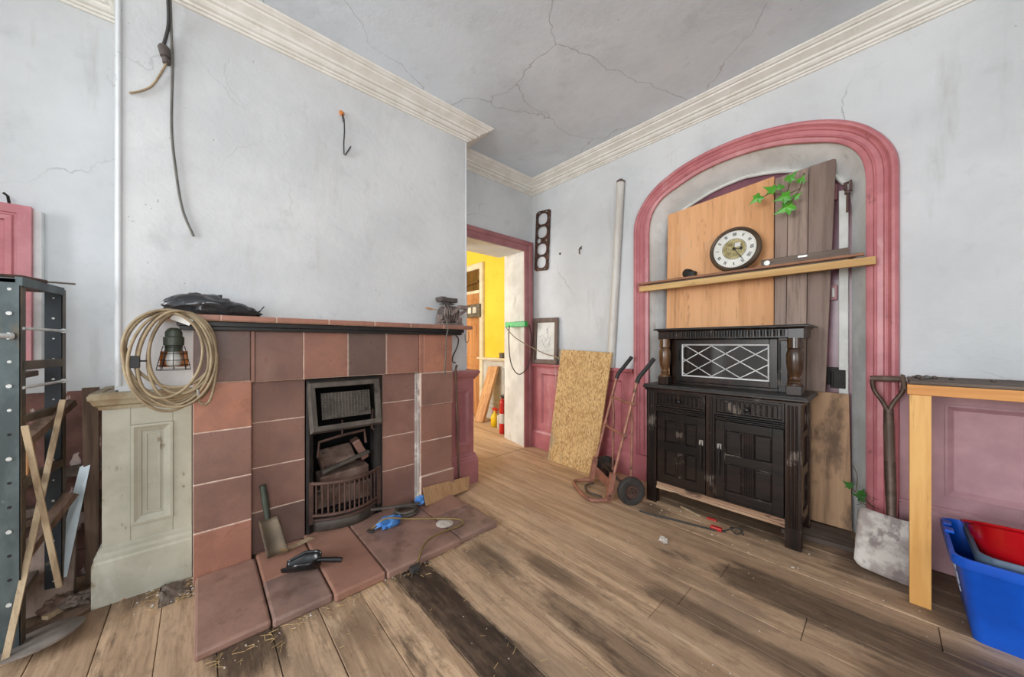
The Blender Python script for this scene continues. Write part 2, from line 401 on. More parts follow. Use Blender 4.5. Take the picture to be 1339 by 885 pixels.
M['blade'] = pm('blue white sheet metal', (214, 228, 236), (184, 200, 210), 5, (1, 1, .5), rough=.4, metal=.3, bump=.05, layers=[((200, 170, 110), 6, .70, .75)])
M['disc'] = pm('grey metal disc', (146, 138, 130), (112, 104, 98), 8, rough=.5, metal=.3, bump=.1)
M['strip_wall'] = pm('stripped brown wall', (124, 86, 76), (88, 60, 54), 6, rough=.8, bump=.35, bscale=20, layers=[((204, 186, 178), 9, .59, .63, (1, 1, .5), .85), ((56, 40, 36), 5, .58, .68, (1, 1, .5), .7)])
M['blue_bin'] = pm('blue plastic bin', (10, 90, 204), (8, 78, 186), 6, rough=.38, bump=.05, layers=[((120, 150, 200), 20, .73, .76, (1, 1, .3), .5)])
M['blue_old'] = pm('dusty slate plastic', (92, 112, 132), (66, 86, 110), 6, rough=.5, bump=.08, layers=[((134, 146, 154), 8, .6, .72, (1, 1, 1), .5)])
M['white_mark'] = plain('white marking', (214, 220, 230), .5)
M['red_tub'] = pm('glossy red plastic', (196, 14, 28), (176, 10, 22), 4, rough=.2, bump=.02, spec=.6)
M['cement'] = pm('cement caked steel', (208, 202, 194), (168, 156, 150), 7, rough=.85, bump=.4, bscale=22, lo=.42, hi=.55, layers=[((132, 120, 118), 6, .56, .62, (1, 1, .7), .8)])
M['shaft'] = wood('worn ash shaft', (110, 90, 78), (86, 68, 58), 'z', 30, .5)
M['shovel_iron'] = pm('brown iron', (104, 86, 76), (80, 64, 56), 14, rough=.5, metal=.4, bump=.1)
M['yellow'] = wallmat('yellow paint', (240, 206, 74), (226, 190, 58), .6, dirt=(206, 170, 50), dirtamt=.4)
M['brown_door'] = wood('varnished brown door', (196, 142, 96), (170, 116, 74), 'z', 16, .4)
M['cream'] = pm('cream paint', (226, 216, 192), (208, 196, 170), 6, rough=.5, bump=.1)
M['grey_panel'] = pm('grey white paint', (204, 202, 194), (184, 182, 174), 5, rough=.6, bump=.15, layers=[((150, 146, 138), 8, .6, .72)])
M['plank'] = wood('orange plank', (212, 164, 116), (184, 132, 88), 'z', 18, .6)
M['ext_red'] = plain('red enamel', (208, 34, 26), .3)
M['spray_yellow'] = plain('yellow plastic', (242, 200, 20), .35)
M['green_plastic'] = plain('bright green plastic', (22, 190, 74), .35)
M['glove'] = pm('blue nitrile', (92, 150, 214), (64, 120, 190), 14, rough=.5, bump=.3)
M['cardboard'] = pm('brown cardboard', (186, 148, 108), (166, 128, 90), 9, (1, 6, 1), rough=.8, bump=.1)
M['scoop_iron'] = pm('rusty tin', (112, 98, 80), (84, 72, 58), 9, rough=.6, metal=.3, bump=.15, layers=[((134, 104, 66), 8, .58, .7)])
M['straw'] = pm('straw', (206, 176, 126), (170, 140, 94), 30, rough=.8, bump=0)
M['crumb'] = pm('plaster crumb', (206, 198, 188), (176, 166, 156), 30, rough=.9, bump=.2)
M['red_plug'] = plain('red plastic', (206, 40, 36), .4)
M['white_wire'] = plain('off white flex', (196, 188, 174), .6)
M['purple'] = pm('purple brown gloss', (134, 84, 98), (112, 68, 82), 5, rough=.3, bump=.15, bscale=14, layers=[((190, 168, 178), 7, .62, .75, (1, 1, .4), .5)])
M['whitewood'] = pm('chipped white wood', (226, 226, 222), (206, 206, 200), 8, rough=.5, bump=.15, layers=[((120, 112, 104), 16, .7, .75)])
M['window_wood'] = plain('white sash paint', (228, 228, 224), .4)
# ================================================================== camera
cam = bpy.data.objects.new('camera', bpy.data.cameras.new('camera')); COL.objects.link(cam); SC.camera = cam
cam.location = (2.86, -2.93, 1.2); cam.rotation_euler = (PI / 2, 0, 0.831793)
cam.data.sensor_width = 36; cam.data.lens = 448.84 / 1339 * 36; cam.data.shift_y = 7.05 / 1339; cam.data.clip_start = .02

H = 3.06           # ceiling height
BX = .39           # face of the chimney breast
BY0, BY1 = -3.215, -1.215
# ================================================================== floor: boards along x
def floor_mat():
    g = G('old floorboards')
    v = g.mapg((.07, 1, 1))
    f1 = g.noise(70, 6, .7, v); f2 = g.noise(12, 6, .65, v, .8); f3 = g.noise(3.2, 7, .65, g.mapg((.5, 1, 1))); f4 = g.noise(22, 6, .7, g.mapg((.6, 1, 1), (3, 3, 3)))
    c = g.mix(g.mr(f2, .40, .62), lin((212, 180, 147)), lin((172, 142, 113)))
    c = g.mix(g.mr(f1, .48, .68, 0, .62), c, lin((118, 94, 74)))
    c = g.mix(g.mr(g.attr(), 0, 1, 0, .55, False), c, lin((150, 124, 102)))
    c = g.mix(g.mr(f4, .50, .68, 0, .5), c, lin((128, 106, 86)))
    c = g.mix(g.mr(f3, .50, .68, 0, .6), c, lin((140, 120, 101)))
    c = g.mix(g.mr(g.noise(4.2, 8, .72, g.mapg((.28, 1, 1), (5, 1, 2))), .58, .68, 0, .75), c, lin((84, 68, 56)))
    c = g.mix(g.mr(g.noise(7, 8, .72, g.mapg((.2, 1, 1), (1, 6, 2))), .58, .70, 0, .6), c, lin((220, 194, 162)))
    x, y, z = g.xyz()
    # pale patch by the doorway, extra brightness painted into the boards
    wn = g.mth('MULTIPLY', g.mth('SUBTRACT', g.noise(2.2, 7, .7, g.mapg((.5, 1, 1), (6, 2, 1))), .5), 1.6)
    door_pale = g.mth('MULTIPLY', g.mr(g.mth('ADD', x, wn), 1.2, 2.3, 1, 0), g.mr(g.mth('ADD', y, wn), -1.75, -1.1))
    c = g.mix(g.mth('MULTIPLY', door_pale, .5), c, g.mix(g.mr(f2, .4, .62), lin((226, 190, 154)), lin((196, 160, 126))))
    wob = g.mth('MULTIPLY', g.mth('SUBTRACT', g.noise(6, 8, .75, g.mapg((.3, 1, 1), (9, 9, 2))), .5), .5)
    wy = g.mth('MULTIPLY', g.mth('SUBTRACT', g.noise(7, 8, .72, g.mapg((.25, 1, 1), (2, 7, 4))), .5), .17)
    xx = g.mth('ADD', x, wob); yy = g.mth('ADD', y, wy)
    tot = None
    # dark stains along the boards, wider dark patches under sideboard, bench and rack: x0, x1, y0, y1, strength
    for x0, x1, y0, y1, a in ((.95, 2.9, -2.18, -1.995, .97), (.9, 1.42, -2.90, -2.66, .85), (1.0, 1.25, -2.66, -2.34, .45), (1.1, 1.62, -1.80, -1.66, .6),
                              (1.38, 1.95, -1.60, -1.48, .55), (1.7, 2.45, -1.78, -1.64, .5), (2.0, 3.2, -1.36, -1.22, .55), (2.75, 4.4, -1.26, -.98, .55), (2.3, 3.5, -1.72, -1.56, .45), (2.9, 4.2, -.60, -.44, .5), (1.2, 1.55, -2.52, -2.36, .4), (2.2, 3.6, -.98, -.74, .75),
                              (1.95, 2.3, -1.16, -1.06, .45), (.3, .62, -3.2, -2.98, .7), (2.6, 3.6, -.42, -.02, .62), (1.5, 2.7, -.34, .2, .6), (.05, .6, -3.7, -3.2, .6), (1.55, 1.9, -.55, -.42, .6)):
        e = .022
        m = g.mth('MULTIPLY', g.mth('MULTIPLY', g.mr(xx, x0, x0 + .12), g.mr(xx, x1 - .2, x1, 1, 0)), g.mth('MULTIPLY', g.mr(yy, y0 - e, y0 + e), g.mr(yy, y1 - e, y1 + e, 1, 0)))
        m = g.mth('MULTIPLY', m, a); tot = m if tot is None else g.mth('MAXIMUM', tot, m)
    tot = g.mth('MULTIPLY', tot, g.mr(g.noise(16, 6, .7, g.mapg((.3, 1, 1), (8, 2, 2))), .66, .42, .78, 1))
    c = g.mix(tot, c, g.mix(g.mr(f2, .35, .7), lin((42, 31, 26)), lin((58, 45, 38))))
    c = g.mix(g.mr(g.noise(70, 2, .5, g.mapg((.5, 1, 1))), .735, .76, 0, .5), c, lin((206, 184, 156)))
    h = g.mth('ADD', f1, g.mth('MULTIPLY', f2, .8)); g.bump(h, .25, .006)
    return g.done(c, g.mr(f2, .3, .7, .45, .68), 0, .35)
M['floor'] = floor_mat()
M['under'] = plain('dark gap', (30, 24, 20), .9)
fb = MB()
W = .175
def boards(xa, xb, ya, yb, off):
    k = math.floor((ya - off) / W)
    while off + k * W < yb:
        y0 = max(ya, off + k * W); y1 = min(yb, off + (k + 1) * W)
        if y1 - y0 > .03:
            cuts = [xa]; 
            while cuts[-1] < xb - .01:
                nx = cuts[-1] + R.uniform(1.9, 3.6)
                cuts.append(xb if nx > xb - .5 else nx)
            for a, b in zip(cuts, cuts[1:]):
                dz = R.uniform(-.0025, .0); gp = .0012 + R.random() * .0022
                fb.box((a + .001, y0 + gp / 2, -.03), (b - .001, y1 - gp / 2, dz), 0, R.random())
        k += 1
boards(.042, 5.0, -7.6, .22, -2.88)
boards(-3.3, .038, -2.6, .62, -2.80)
fb.box((-3.4, -7.7, -.06), (5.1, .7, -.028), 1)
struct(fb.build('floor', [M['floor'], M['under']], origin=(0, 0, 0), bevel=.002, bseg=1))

# ================================================================== walls
# arch: centre x 2.105
AC = 2.105
ARC_IN = [(.664, 2.17), (.655, 2.26), (.632, 2.335), (.588, 2.402), (.52, 2.455), (.413, 2.500), (.30, 2.540), (.20, 2.562), (.10, 2.574), (0, 2.578)]
def arc(pts, zfoot=0.0):
    L = [(AC - d, z) for d, z in pts]; Rr = [(AC + d, z) for d, z in reversed(pts[:-1])]
    return [(L[0][0], zfoot)] + L + Rr + [(Rr[-1][0], zfoot)]
A_IN = arc([(d + .012, z + .012) for d, z in ARC_IN]); A_BACK = arc([(d - .07, z - .085) for d, z in ARC_IN])
DEP = .19
wr = MB()
wr.box((-.0, 0, -.03), (A_IN[0][0], .22, H + .02))
wr.box((A_IN[-1][0], 0, -.03), (5.05, .22, H + .02))
for p, q in zip(A_IN[1:-1], A_IN[2:-1]):
    wr.hexa([(p[0], 0, p[1]), (q[0], 0, q[1]), (q[0], .22, q[1]), (p[0], .22, p[1]), (p[0], 0, H + .02), (q[0], 0, H + .02), (q[0], .22, H + .02), (p[0], .22, H + .02)])
struct(wr.build('wall_right', M['wall'], origin=(0, 0, 0)))
rv = MB()
for i in range(len(A_IN) - 1):
    p, q, pb, qb = A_IN[i], A_IN[i + 1], A_BACK[i], A_BACK[i + 1]
    rv.hexa([(p[0], .003, p[1]), (q[0], .003, q[1]), (qb[0], DEP, qb[1]), (pb[0], DEP, pb[1]),
             (p[0] + (p[0] - AC) * .004, .003, p[1] + .004), (q[0] + (q[0] - AC) * .004, .003, q[1] + .004), (q[0] + (q[0] - AC) * .004, DEP, q[1] + .004), (p[0] + (p[0] - AC) * .004, DEP, p[1] + .004)])
struct(rv.build('trim_1', M['reveal'], origin=(0, 0, 0), smooth=30))
# arch moulding, pink: profile offset from the outer edge inward
ARC_OUT = [(.797, 2.20), (.79, 2.27), (.765, 2.345), (.722, 2.42), (.655, 2.50), (.56, 2.572), (.42, 2.635), (.28, 2.672), (.14, 2.693), (0, 2.70)]
mo = MB()
def lerp2(a, b, t): return (a[0] + (b[0] - a[0]) * t, a[1] + (b[1] - a[1]) * t)
def densify(pts): 
    sp = spline([(p[0], p[1], 0) for p in pts], 4); return [(v.x, v.y) for v in sp]
do, di = densify(ARC_OUT), densify([(d, z) for d, z in ARC_IN])
ao, ai = arc(do, .215), arc(di, .215)
prof = [(0, 0), (0, .028), (.06, .044), (.14, .05), (.24, .048), (.30, .036), (.36, .03), (.40, .034), (.44, .034), (.46, .026), (.66, .024), (.70, .030), (.74, .030), (.77, .022), (.93, .018), (1, .014), (1, 0)]
vs = []; fs = []; k = len(prof)
for a, b in zip(ao, ai):
    for t, h in prof:
        p = lerp2(a, b, t); vs.append((p[0], -h, p[1]))
for i in range(len(ao) - 1):
    for j in range(k - 1): fs.append((i * k + j, i * k + j + 1, (i + 1) * k + j + 1, (i + 1) * k + j))
mo.add(vs, fs)
mo.box((ao[0][0] - .004, -.056, 0), (ai[0][0] + .002, 0, .22)); mo.box((ai[-1][0] - .002, -.056, 0), (ao[-1][0] + .004, 0, .22))
struct(mo.build('trim_2', M['pink'], origin=(0, 0, 0), smooth=32, bevel=.003))

wl = MB()
DY0, DY1, DH = -1.06, -.13, 2.285       # doorway in the left wall
wl.prism([(0, DY1), (0, 0), (-.45, 0), (-.45, -.03)], -.03, H + .02, XY); wl.box((-.45, BY1 - .2, -.03), (0, DY0, H + .02)); wl.box((-.45, DY0, DH), (0, DY1, H + .02))
wl.box((-.45, -7.6, -.03), (0, BY1 - .2, H + .02)); wl.box((0, -4.85, -.03), (.62, -4.6, H + .02)); wl.box((-.45, 0, -.03), (-.002, .6, H + .02))  # includes an unseen pier, added to shade the alcove from the window
struct(wl.build('wall_left', M['wall'], origin=(0, 0, 0)))
jr = MB()   # doorway lining: right reveal and soffit, splayed
jr.hexa([(.0, -.138, 0), (-.46, -.036, 0), (-.46, -.01, 0), (.0, -.10, 0), (.0, -.138, DH), (-.46, -.036, 2.34), (-.46, -.01, 2.34), (.0, -.10, DH)])
jr.hexa([(.0, DY0 + .02, 0), (.0, DY0 - .02, 0), (-.46, DY0 - .02, 0), (-.46, DY0, 0), (.0, DY0 + .02, DH), (.0, DY0 - .02, DH), (-.46, DY0 - .02, 2.34), (-.46, DY0, 2.34)])
jr.hexa([(.0, DY0 - .02, DH - .012), (.0, -.1, DH - .012), (-.46, -.03, 2.325), (-.46, DY0 - .02, 2.325), (.0, DY0 - .02, DH + .012), (.0, -.1, DH + .012), (-.46, -.03, 2.36), (-.46, DY0 - .02, 2.36)])
struct(jr.build('trim_3', M['reveal'], origin=(0, 0, 0)))
ar = MB()   # architrave
ap = [(0, 0), (0, .018), (.03, .026), (.06, .026), (.07, .038), (.10, .045), (.112, .04), (.112, 0)]
ar.sweep([(-.138, 0), (-.138, 2.278), (DY0 + .03, 2.278), (DY0 + .03, 0)], [(-o, h) for o, h in ap], lambda y, z, h: (h, y, z))
struct(ar.build('trim_4', M['pink_dull'], origin=(0, 0, 0), smooth=30))

wc = MB()
OY0, OY1, OZ = -2.452, -1.99, .985
wc.box((-.0, BY0, -.03), (BX, OY0, H + .02)); wc.box((-.0, OY1, -.03), (BX, BY1, H + .02)); wc.box((-.0, OY0, OZ), (BX, OY1, H + .02))
wc.box((-.0, OY0, -.03), (.13, OY1, OZ), 1)
wc.box((.13, OY0 - .01, .0), (BX, OY0 + .004, OZ), 1); wc.box((.13, OY1 - .004, 0), (BX, OY1 + .01, OZ), 1); wc.box((.13, OY0, -.03), (BX + .08, OY1, .03), 1)
struct(wc.build('wall_chimney', [M['wall_breast'], M['soot']], origin=(0, 0, 0)))
be = MB()   # corner beads of the breast
be.tube([(BX - .002, BY0 + .003, 1.0), (BX - .002, BY0 + .003, 2.96)], .011, 10); be.tube([(BX - .003, BY1 - .003, .98), (BX - .003, BY1 - .003, 2.96)], .008, 10)
be.box((.1, BY0 - .012, .98), (BX - .004, BY0 + .002, 2.97))
struct(be.build('trim_5', M['wall'], origin=(0, 0, 0), smooth=40))
ce = MB(); ce.box((-3.4, -7.7, H), (5.1, .7, H + .06)); struct(ce.build('ceiling', M['ceil'], origin=(0, 0, 0)))
# cornice
co = MB()
cp = [(0, H), (0, 2.952), (.012, 2.952), (.018, 2.962), (.03, 2.962), (.034, 2.972), (.05, 2.975), (.062, 2.985), (.066, 2.996), (.082, 2.998), (.088, 3.010), (.112, 3.022), (.132, 3.030), (.136, 3.040), (.150, 3.040), (.158, 3.048), (.168, 3.052), (.172, H)]
co.sweep([(0, -4.6), (0, BY0), (BX, BY0), (BX, BY1), (0, BY1), (0, 0), (4.95, 0)], [(-o, h) for o, h in cp], XY)
struct(co.build('trim_6', M['cornice'], origin=(0, 0, 0), smooth=25))
# far walls with the windows that light the room
ws = MB()
def wall_with_window(mb, axis, at, th, a0, a1, w0, w1, s0, s1):
    def bx(u0, u1, z0, z1):
        if axis == 'y': mb.box((u0, at, z0), (u1, at + th, z1))
        else: mb.box((at, u0, z0), (at + th, u1, z1))
    bx(a0, w0, -.03, H + .02); bx(w1, a1, -.03, H + .02); bx(w0, w1, -.03, s0); bx(w0, w1, s1, H + .02)
wall_with_window(ws, 'y', -7.6, -.25, -.45, 5.05, 1.0, 3.2, .75, 2.75)
struct(ws.build('wall_window', M['wall'], origin=(0, 0, 0)))
wf = MB(); wall_with_window(wf, 'x', 4.95, .25, -7.85, .22, -5.0, -3.0, .8, 2.7)
struct(wf.build('wall_front', M['wall'], origin=(0, 0, 0)))
def sash(name, axis, at, w0, w1, s0, s1):
    b = MB(); f = .06
    def bx(u0, u1, z0, z1):
        if axis == 'y': b.box((u0, at - .03, z0), (u1, at + .03, z1))
        else: b.box((at - .03, u0, z0), (at + .03, u1, z1))
    bx(w0, w0 + f, s0, s1); bx(w1 - f, w1, s0, s1); bx(w0, w1, s0, s0 + f); bx(w0, w1, s1 - f, s1)
    m = (s0 + s1) / 2; bx(w0, w1, m - .025, m + .025); c = (w0 + w1) / 2; bx(c - .018, c + .018, s0, s1)
    struct(b.build(name, M['window_wood'], origin=(0, 0, 0)))
sash('window_1', 'y', -7.74, 1.0, 3.2, .75, 2.75); sash('window_2', 'x', 5.1, -5.0, -3.0, .8, 2.7)

# ---- wainscot on the right wall
def panelled(mb, x0, x1, y, z0, z1, panels, d=.014):
    """face slab with sunk, moulded panels on a wall of constant y (facing -y)"""
    zs0, zs1 = z0, z1; cur = x0
    for a, b, c, e in panels:
        mb.box((cur, y, z0), (a, 0, z1)); mb.box((a, y, z0), (b, 0, c)); mb.box((a, y, e), (b, 0, z1)); mb.box((a, y + d, c), (b, 0, e))
        mb.sweep([(a, c), (b, c), (b, e), (a, e)], [(0, y - .006), (.008, y - .008), (.02, y + .002), (.03, y + d), (0, y + d)], XZ, True)
        cur = b
    mb.box((cur, y, z0), (x1, 0, z1))
wa = MB()
panelled(wa, .0, 1.31, -.02, .2, .93, [(.16, .58, .27, .87), (.70, 1.2, .27, .87)])
for xa, xb in ((.0, 1.30),):
    wa.sweep([(xa, 0), (xb, 0)], [(0, .92), (.026, .92), (.03, .935), (.046, .945), (.05, .962), (.044, .972), (0, .972)], lambda x, y, h: (x, -y, h))
    wa.sweep([(xa, 0), (xb, 0)], [(0, 0), (.04, 0), (.04, .175), (.034, .185), (.03, .198), (.022, .206), (0, .21)], lambda x, y, h: (x, -y, h))
struct(wa.build('trim_7', M['pink'], origin=(0, 0, 0), smooth=20))
wb = MB()
panelled(wb, 2.9, 4.95, -.02, .3, .95, [(3.06, 4.05, .40, .88), (4.2, 4.9, .40, .88)])
wb.sweep([(2.9, 0), (4.95, 0)], [(0, .94), (.026, .94), (.03, .955), (.046, .965), (.05, .985), (0, .99)], lambda x, y, h: (x, -y, h))
wb.sweep([(2.9, 0), (4.95, 0)], [(0, 0), (.045, 0), (.045, .29), (.038, .30), (.038, .315), (.03, .322), (.03, .335), (0, .345)], lambda x, y, h: (x, -y, h))
struct(wb.build('baseboard_right', M['mauve'], origin=(0, 0, 0), smooth=20))
# ---- alcove lower wall stripped to brown
al = MB(); al.box((0, -4.6, 0), (.012, BY0, .955)); al.box((0, -4.6, .0), (.03, BY0, .13))
struct(al.build('trim_8', M['strip_wall'], origin=(0, 0, 0)))

# ================================================================== room beyond the doorway
yw = MB(); yw.box((-3.3, .6, -.03), (-.3, .7, H + .02)); struct(yw.build('wall_back', M['yellow'], origin=(0, 0, 0)))
ow = MB(); ow.box((-3.4, -2.6, -.03), (-3.3, .7, H + .02)); struct(ow.build('wall_far', M['yellow'], origin=(0, 0, 0)))
os_ = MB(); wall_with_window(os_, 'y', -2.6, -.1, -3.4, -.45, -2.7, -1.1, .7, 2.6); struct(os_.build('wall_side', M['yellow'], origin=(0, 0, 0)))
lo = MB()
panelled_y = .575
lo.box((-1.70, .575, 0), (-.45, .6, .93)); lo.box((-1.70, .555, 0), (-.45, .6, .17))
for a, b in ((-1.62, -1.16), (-1.08, -.55)): lo.sweep([(a, .24), (b, .24), (b, .82), (a, .82)], [(0, .575), (.0, .562), (.02, .566), (.03, .575)], XZ, True)
struct(lo.build('trim_9', M['grey_panel'], origin=(0, 0, 0)))
sl = MB(); sl.box((-1.74, .47, .955), (-.45, .6, .98)); sl.box((-1.70, .52, .93), (-.45, .6, .955)); struct(sl.build('trim_10', M['cream'], origin=(0, 0, 0), bevel=.004))
d2 = MB()
d2.box((-2.62, .565, 0), (-1.79, .598, 2.06)); 
for z0, z1 in ((.2, .85), (.98, 1.55), (1.62, 1.98)):
    for a, b in ((-2.54, -2.24), (-2.17, -1.87)): d2.sweep([(a, z0), (b, z0), (b, z1), (a, z1)], [(0, .565), (0, .558), (.015, .556), (.03, .565)], XZ, True)
D2 = struct(d2.build('door_2', M['brown_door'], origin=(-2.2, .58, 0)), 'varnished brown panelled door set in the yellow wall beyond the doorway', 'door')
f2 = MB(); f2.sweep([(-1.79, 0), (-1.79, 2.47), (-2.62, 2.47), (-2.62, 0)], [(0, .598), (0, .56), (-.02, .55), (-.09, .545), (-.10, .56), (-.10, .598)], XZ); f2.box((-2.62, .55, 2.06), (-1.79, .6, 2.11))
f2.build('door_frame', M['cream'], D2)
tr = MB(); tr.box((-2.62, .585, 2.11), (-1.79, .595, 2.47)); tr.tube([(-2.6, .57, 2.2), (-1.82, .57, 2.26)], .02, 8, t=.5); tr.build('transom_pane', M['bulb_oak'], D2)
sp = thing('switch_panel', 'grey plate with two pale squares on the brown door frame beyond the doorway', 'switch plate', (-1.87, .55, 1.67))
b = MB(); b.box((-2.08, .50, 1.65), (-1.72, .545, 1.87)); b.build('plate', M['steel'], sp, bevel=.008)
for xx in (-1.98, -1.84):
    b = MB(); b.box((xx - .045, .49, 1.72), (xx + .045, .505, 1.82)); b.build('switch_button', M['white_plastic'], sp, bevel=.004)
po = MB(); po.lathe([(.05, 0), (.06, .01), (.062, .075), (.066, .08), (.058, .082), (.054, .012), (.0, .010)], (-1.14, .53, .98), seg=20, capped=False)
tag(po.build('pot', M['steel'], smooth=40), 'small grey bowl on the cream ledge under the yellow wall', 'bowl')
pk = MB(); pk.hexa([(-1.47, .22, .004), (-1.30, .25, .004), (-1.30, .30, .004), (-1.47, .27, .004), (-1.47, .50, .84), (-1.24, .50, .85), (-1.24, .55, .85), (-1.47, .55, .84)])
tag(pk.build('plank', M['plank'], bevel=.004), 'orange wooden plank leaning on the grey panelling beyond the doorway', 'plank')
sb = thing('spray_bottle', 'yellow spray bottle with a red trigger head on the floor beyond the doorway', 'spray bottle', (-1.0, .25, 0))
b = MB(); b.lathe([(.05, 0), (.058, .01), (.06, .13), (.045, .17), (.018, .20), (.016, .235)], (-1.0, .25, 0), seg=18); b.build('bottle', M['spray_yellow'], sp if False else sb, smooth=50)
b = MB(); b.box((-1.03, .225, .235), (-.955, .275, .275)); b.beam((-.95, .24, .262), (-.90, .22, .262), .025, .02); b.beam((-.955, .24, .245), (-.93, .23, .20), .015, .01); b.build('trigger_head', M['ext_red'], sb, bevel=.006)
fe = thing('fire_extinguisher', 'slim red fire extinguisher with a pale label beside the yellow spray bottle', 'fire extinguisher', (-.625, .075, 0))
b = MB(); b.lathe([(.036, 0), (.044, .008), (.044, .40), (.036, .44), (.016, .46), (.016, .475)], (-.625, .075, 0), seg=20); b.build('cylinder', M['ext_red'], fe, smooth=40)
b = MB(); b.lathe([(.0452, .14), (.0455, .14), (.0455, .27), (.0452, .27)], (-.625, .075, 0), seg=20, capped=False); b.build('label', M['white_plastic'], fe, smooth=40)
b = MB(); b.box((-.645, .065, .475), (-.605, .085, .50)); b.beam((-.66, .075, .50), (-.58, .075, .525), .018, .012); b.tube([(-.59, .075, .49), (-.565, .075, .46), (-.57, .075, .36)], .008, 8); b.build('valve', M['black'], fe, bevel=.002)
wr2 = MB(); wr2.cyl((-.86, .22, .06), (-.86, .22, .19), .035); wr2.cyl((-.86, .22, 0), (-.86, .22, .06), .035); 
tag(wr2.build('can', M['white_plastic'], bevel=.004), 'small white can between the spray bottle and the extinguisher', 'can')

# ================================================================== fireplace surround
FX = .53
fp = thing('fireplace_surround', 'brown terracotta tiled fireplace surround with black iron grate opening', 'fireplace', (.46, -2.2, 0))
def tiled(mb, x0, x1, ys, zs, tints=None, g=.003, back=.012):
    """tiles in a grid on a face of constant x; each tile its own slightly pillowed block on a mortar bed"""
    for i in range(len(ys) - 1):
        for j in range(len(zs) - 1):
            t = .5 + R.uniform(-.12, .12)
            if tints: t = tints.get((i, j), t)
            mb.box((x0 + .002, ys[i] + g, zs[j] + g), (x1, ys[i + 1] - g, zs[j + 1] - g), 0, t)
    mb.box((x0, ys[0] + .002, zs[0]), (x1 - .003, ys[-1] - .002, zs[-1] - .001), 1)
TM = [M['tile'], M['mortar']]
b = MB(); tiled(b, BX, FX, [-2.955, -2.717], [0, .25, .493, .752, 1.0], {(0, 0): .8, (0, 1): .5, (0, 2): .42, (0, 3): .98}); b.build('leg', TM, fp, bevel=.004)
b = MB(); tiled(b, BX, FX, [-1.72, -1.446], [.22, .473, .74], {(0, 0): .55, (0, 1): .62}); tiled(b, BX, FX + .012, [-1.725, -1.44], [.74, .985], {(0, 0): .45}, .004); tiled(b, BX, FX + .014, [-1.725, -1.436], [.03, .22], {(0, 0): .5}, .004); b.build('leg', TM, fp, bevel=.005)
b = MB(); tiled(b, BX, FX - .045, [-2.717, -2.455], [.03, .26, .507, .76, .99], {(0, 0): .05, (0, 1): .4, (0, 2): .4, (0, 3): .35}); b.build('side_panel', TM, fp, bevel=.003)
b = MB(); tiled(b, BX, FX - .045, [-1.988, -1.72], [.03, .308, .548, .787, .99], {(0, 0): .5, (0, 1): .55, (0, 2): .55, (0, 3): .4}); b.build('side_panel', TM, fp, bevel=.003)
b = MB(); tiled(b, BX, FX, [-2.955, -2.722], [1.0, 1.272], {(0, 0): .12}); tiled(b, BX, FX - .008, [-2.705, -2.472, -2.224, -1.974, -1.728], [.99, 1.272], {(0, 0): .45, (1, 0): .72, (2, 0): .0, (3, 0): .65}); tiled(b, BX, FX, [-1.697, -1.446], [.985, 1.272], {(0, 0): .95})
b.box((BX, -2.722, .99), (FX - .002, -2.705, 1.272), 0, .6); b.box((BX, -1.728, .985), (FX - .001, -1.697, 1.272), 0, .85); b.build('frieze', TM, fp, bevel=.003)
b = MB(); b.box((BX, -3.01, 1.288), (.582, -1.37, 1.314)); b.box((BX, -3.0, 1.27), (.566, -1.38, 1.29)); b.build('shelf_support', M['black_wood'], fp, bevel=.003)
b = MB()
ys = [-3.085, -2.85, -2.62, -2.36, -2.09, -1.84, -1.58, -1.31]
tiled(b, BX, .62, ys, [1.314, 1.345], {(i, 0): R.choice((.65, .75, .85, .8)) for i in range(7)}, .0015); b.build('mantel_shelf', TM, fp, bevel=.005)
b = MB(); b.box((.40, -1.735, .03), (FX - .012, -1.721, .985)); b.box((.486, -1.748, .03), (.50, -1.735, .985)); b.build('filler_strip', [M['cement']], fp, bevel=.002)
# hearth slabs
he = thing('hearth', 'low terracotta slab hearth in front of the tiled fireplace', 'hearth', (.8, -2.2, 0))
b = MB()
HF = 1.118
for (x0, x1, y0, y1, z) in ((.533, 1.105, -2.945, -2.705, .036), (.49, .80, -2.70, -2.47, .037), (.803, HF, -2.70, -2.47, .040), (.475, HF + .02, -2.465, -2.228, .045), (.49, HF + .028, -2.222, -1.775, .042), (.548, .80, -1.77, -1.49, .040), (.803, HF + .014, -1.77, -1.486, .041)):
    dz = R.uniform(-.002, .002)
    b.hexa([(x0, y0, -.002), (x1, y0, -.002), (x1, y1, -.002), (x0, y1, -.002), (x0, y0, z + dz), (x1, y0, z - .003), (x1, y1, z - .002), (x0, y1, z)], 0, R.random())
b.build('slab', M['hearth'], he, bevel=.010)
# cast iron insert
fi = thing('fire_grate', 'sooty cast iron grate with tilted mesh hood and bowed front bars', 'fire grate', (.47, -2.22, .045))
b = MB()
b.sweep([(OY0 - .0, .045), (OY0, .985), (OY1, .985), (OY1, .045)], [(0, .40), (0, .49), (-.016, .497), (-.034, .49), (-.045, .47), (-.05, .40)], YZ)
b.box((.40, OY0 + .04, .955), (.45, OY1 - .04, .985)); b.build('surround_frame', M['iron'], fi, smooth=30, bevel=.002)
Mh = frame((.478, -2.226, .925), (0, 1, 0), (.05, 0, -.25))     # x along wall, y down the hood
b = MB(); b.M = Mh
Wd, Hd = .182, .232
b.sweep([(-Wd, 0), (Wd * .98, 0), (Wd * .96, Hd), (-Wd * .96, Hd)], [(0, .0), (0, -.03), (-.03, -.032), (-.042, -.012), (-.042, 0)][::-1], XY, True); b.build('hood', M['iron_grey'], fi, bevel=.003)
b = MB(); b.M = Mh; b.box((-Wd + .035, .035, -.006), (Wd - .04, Hd - .035, .0))
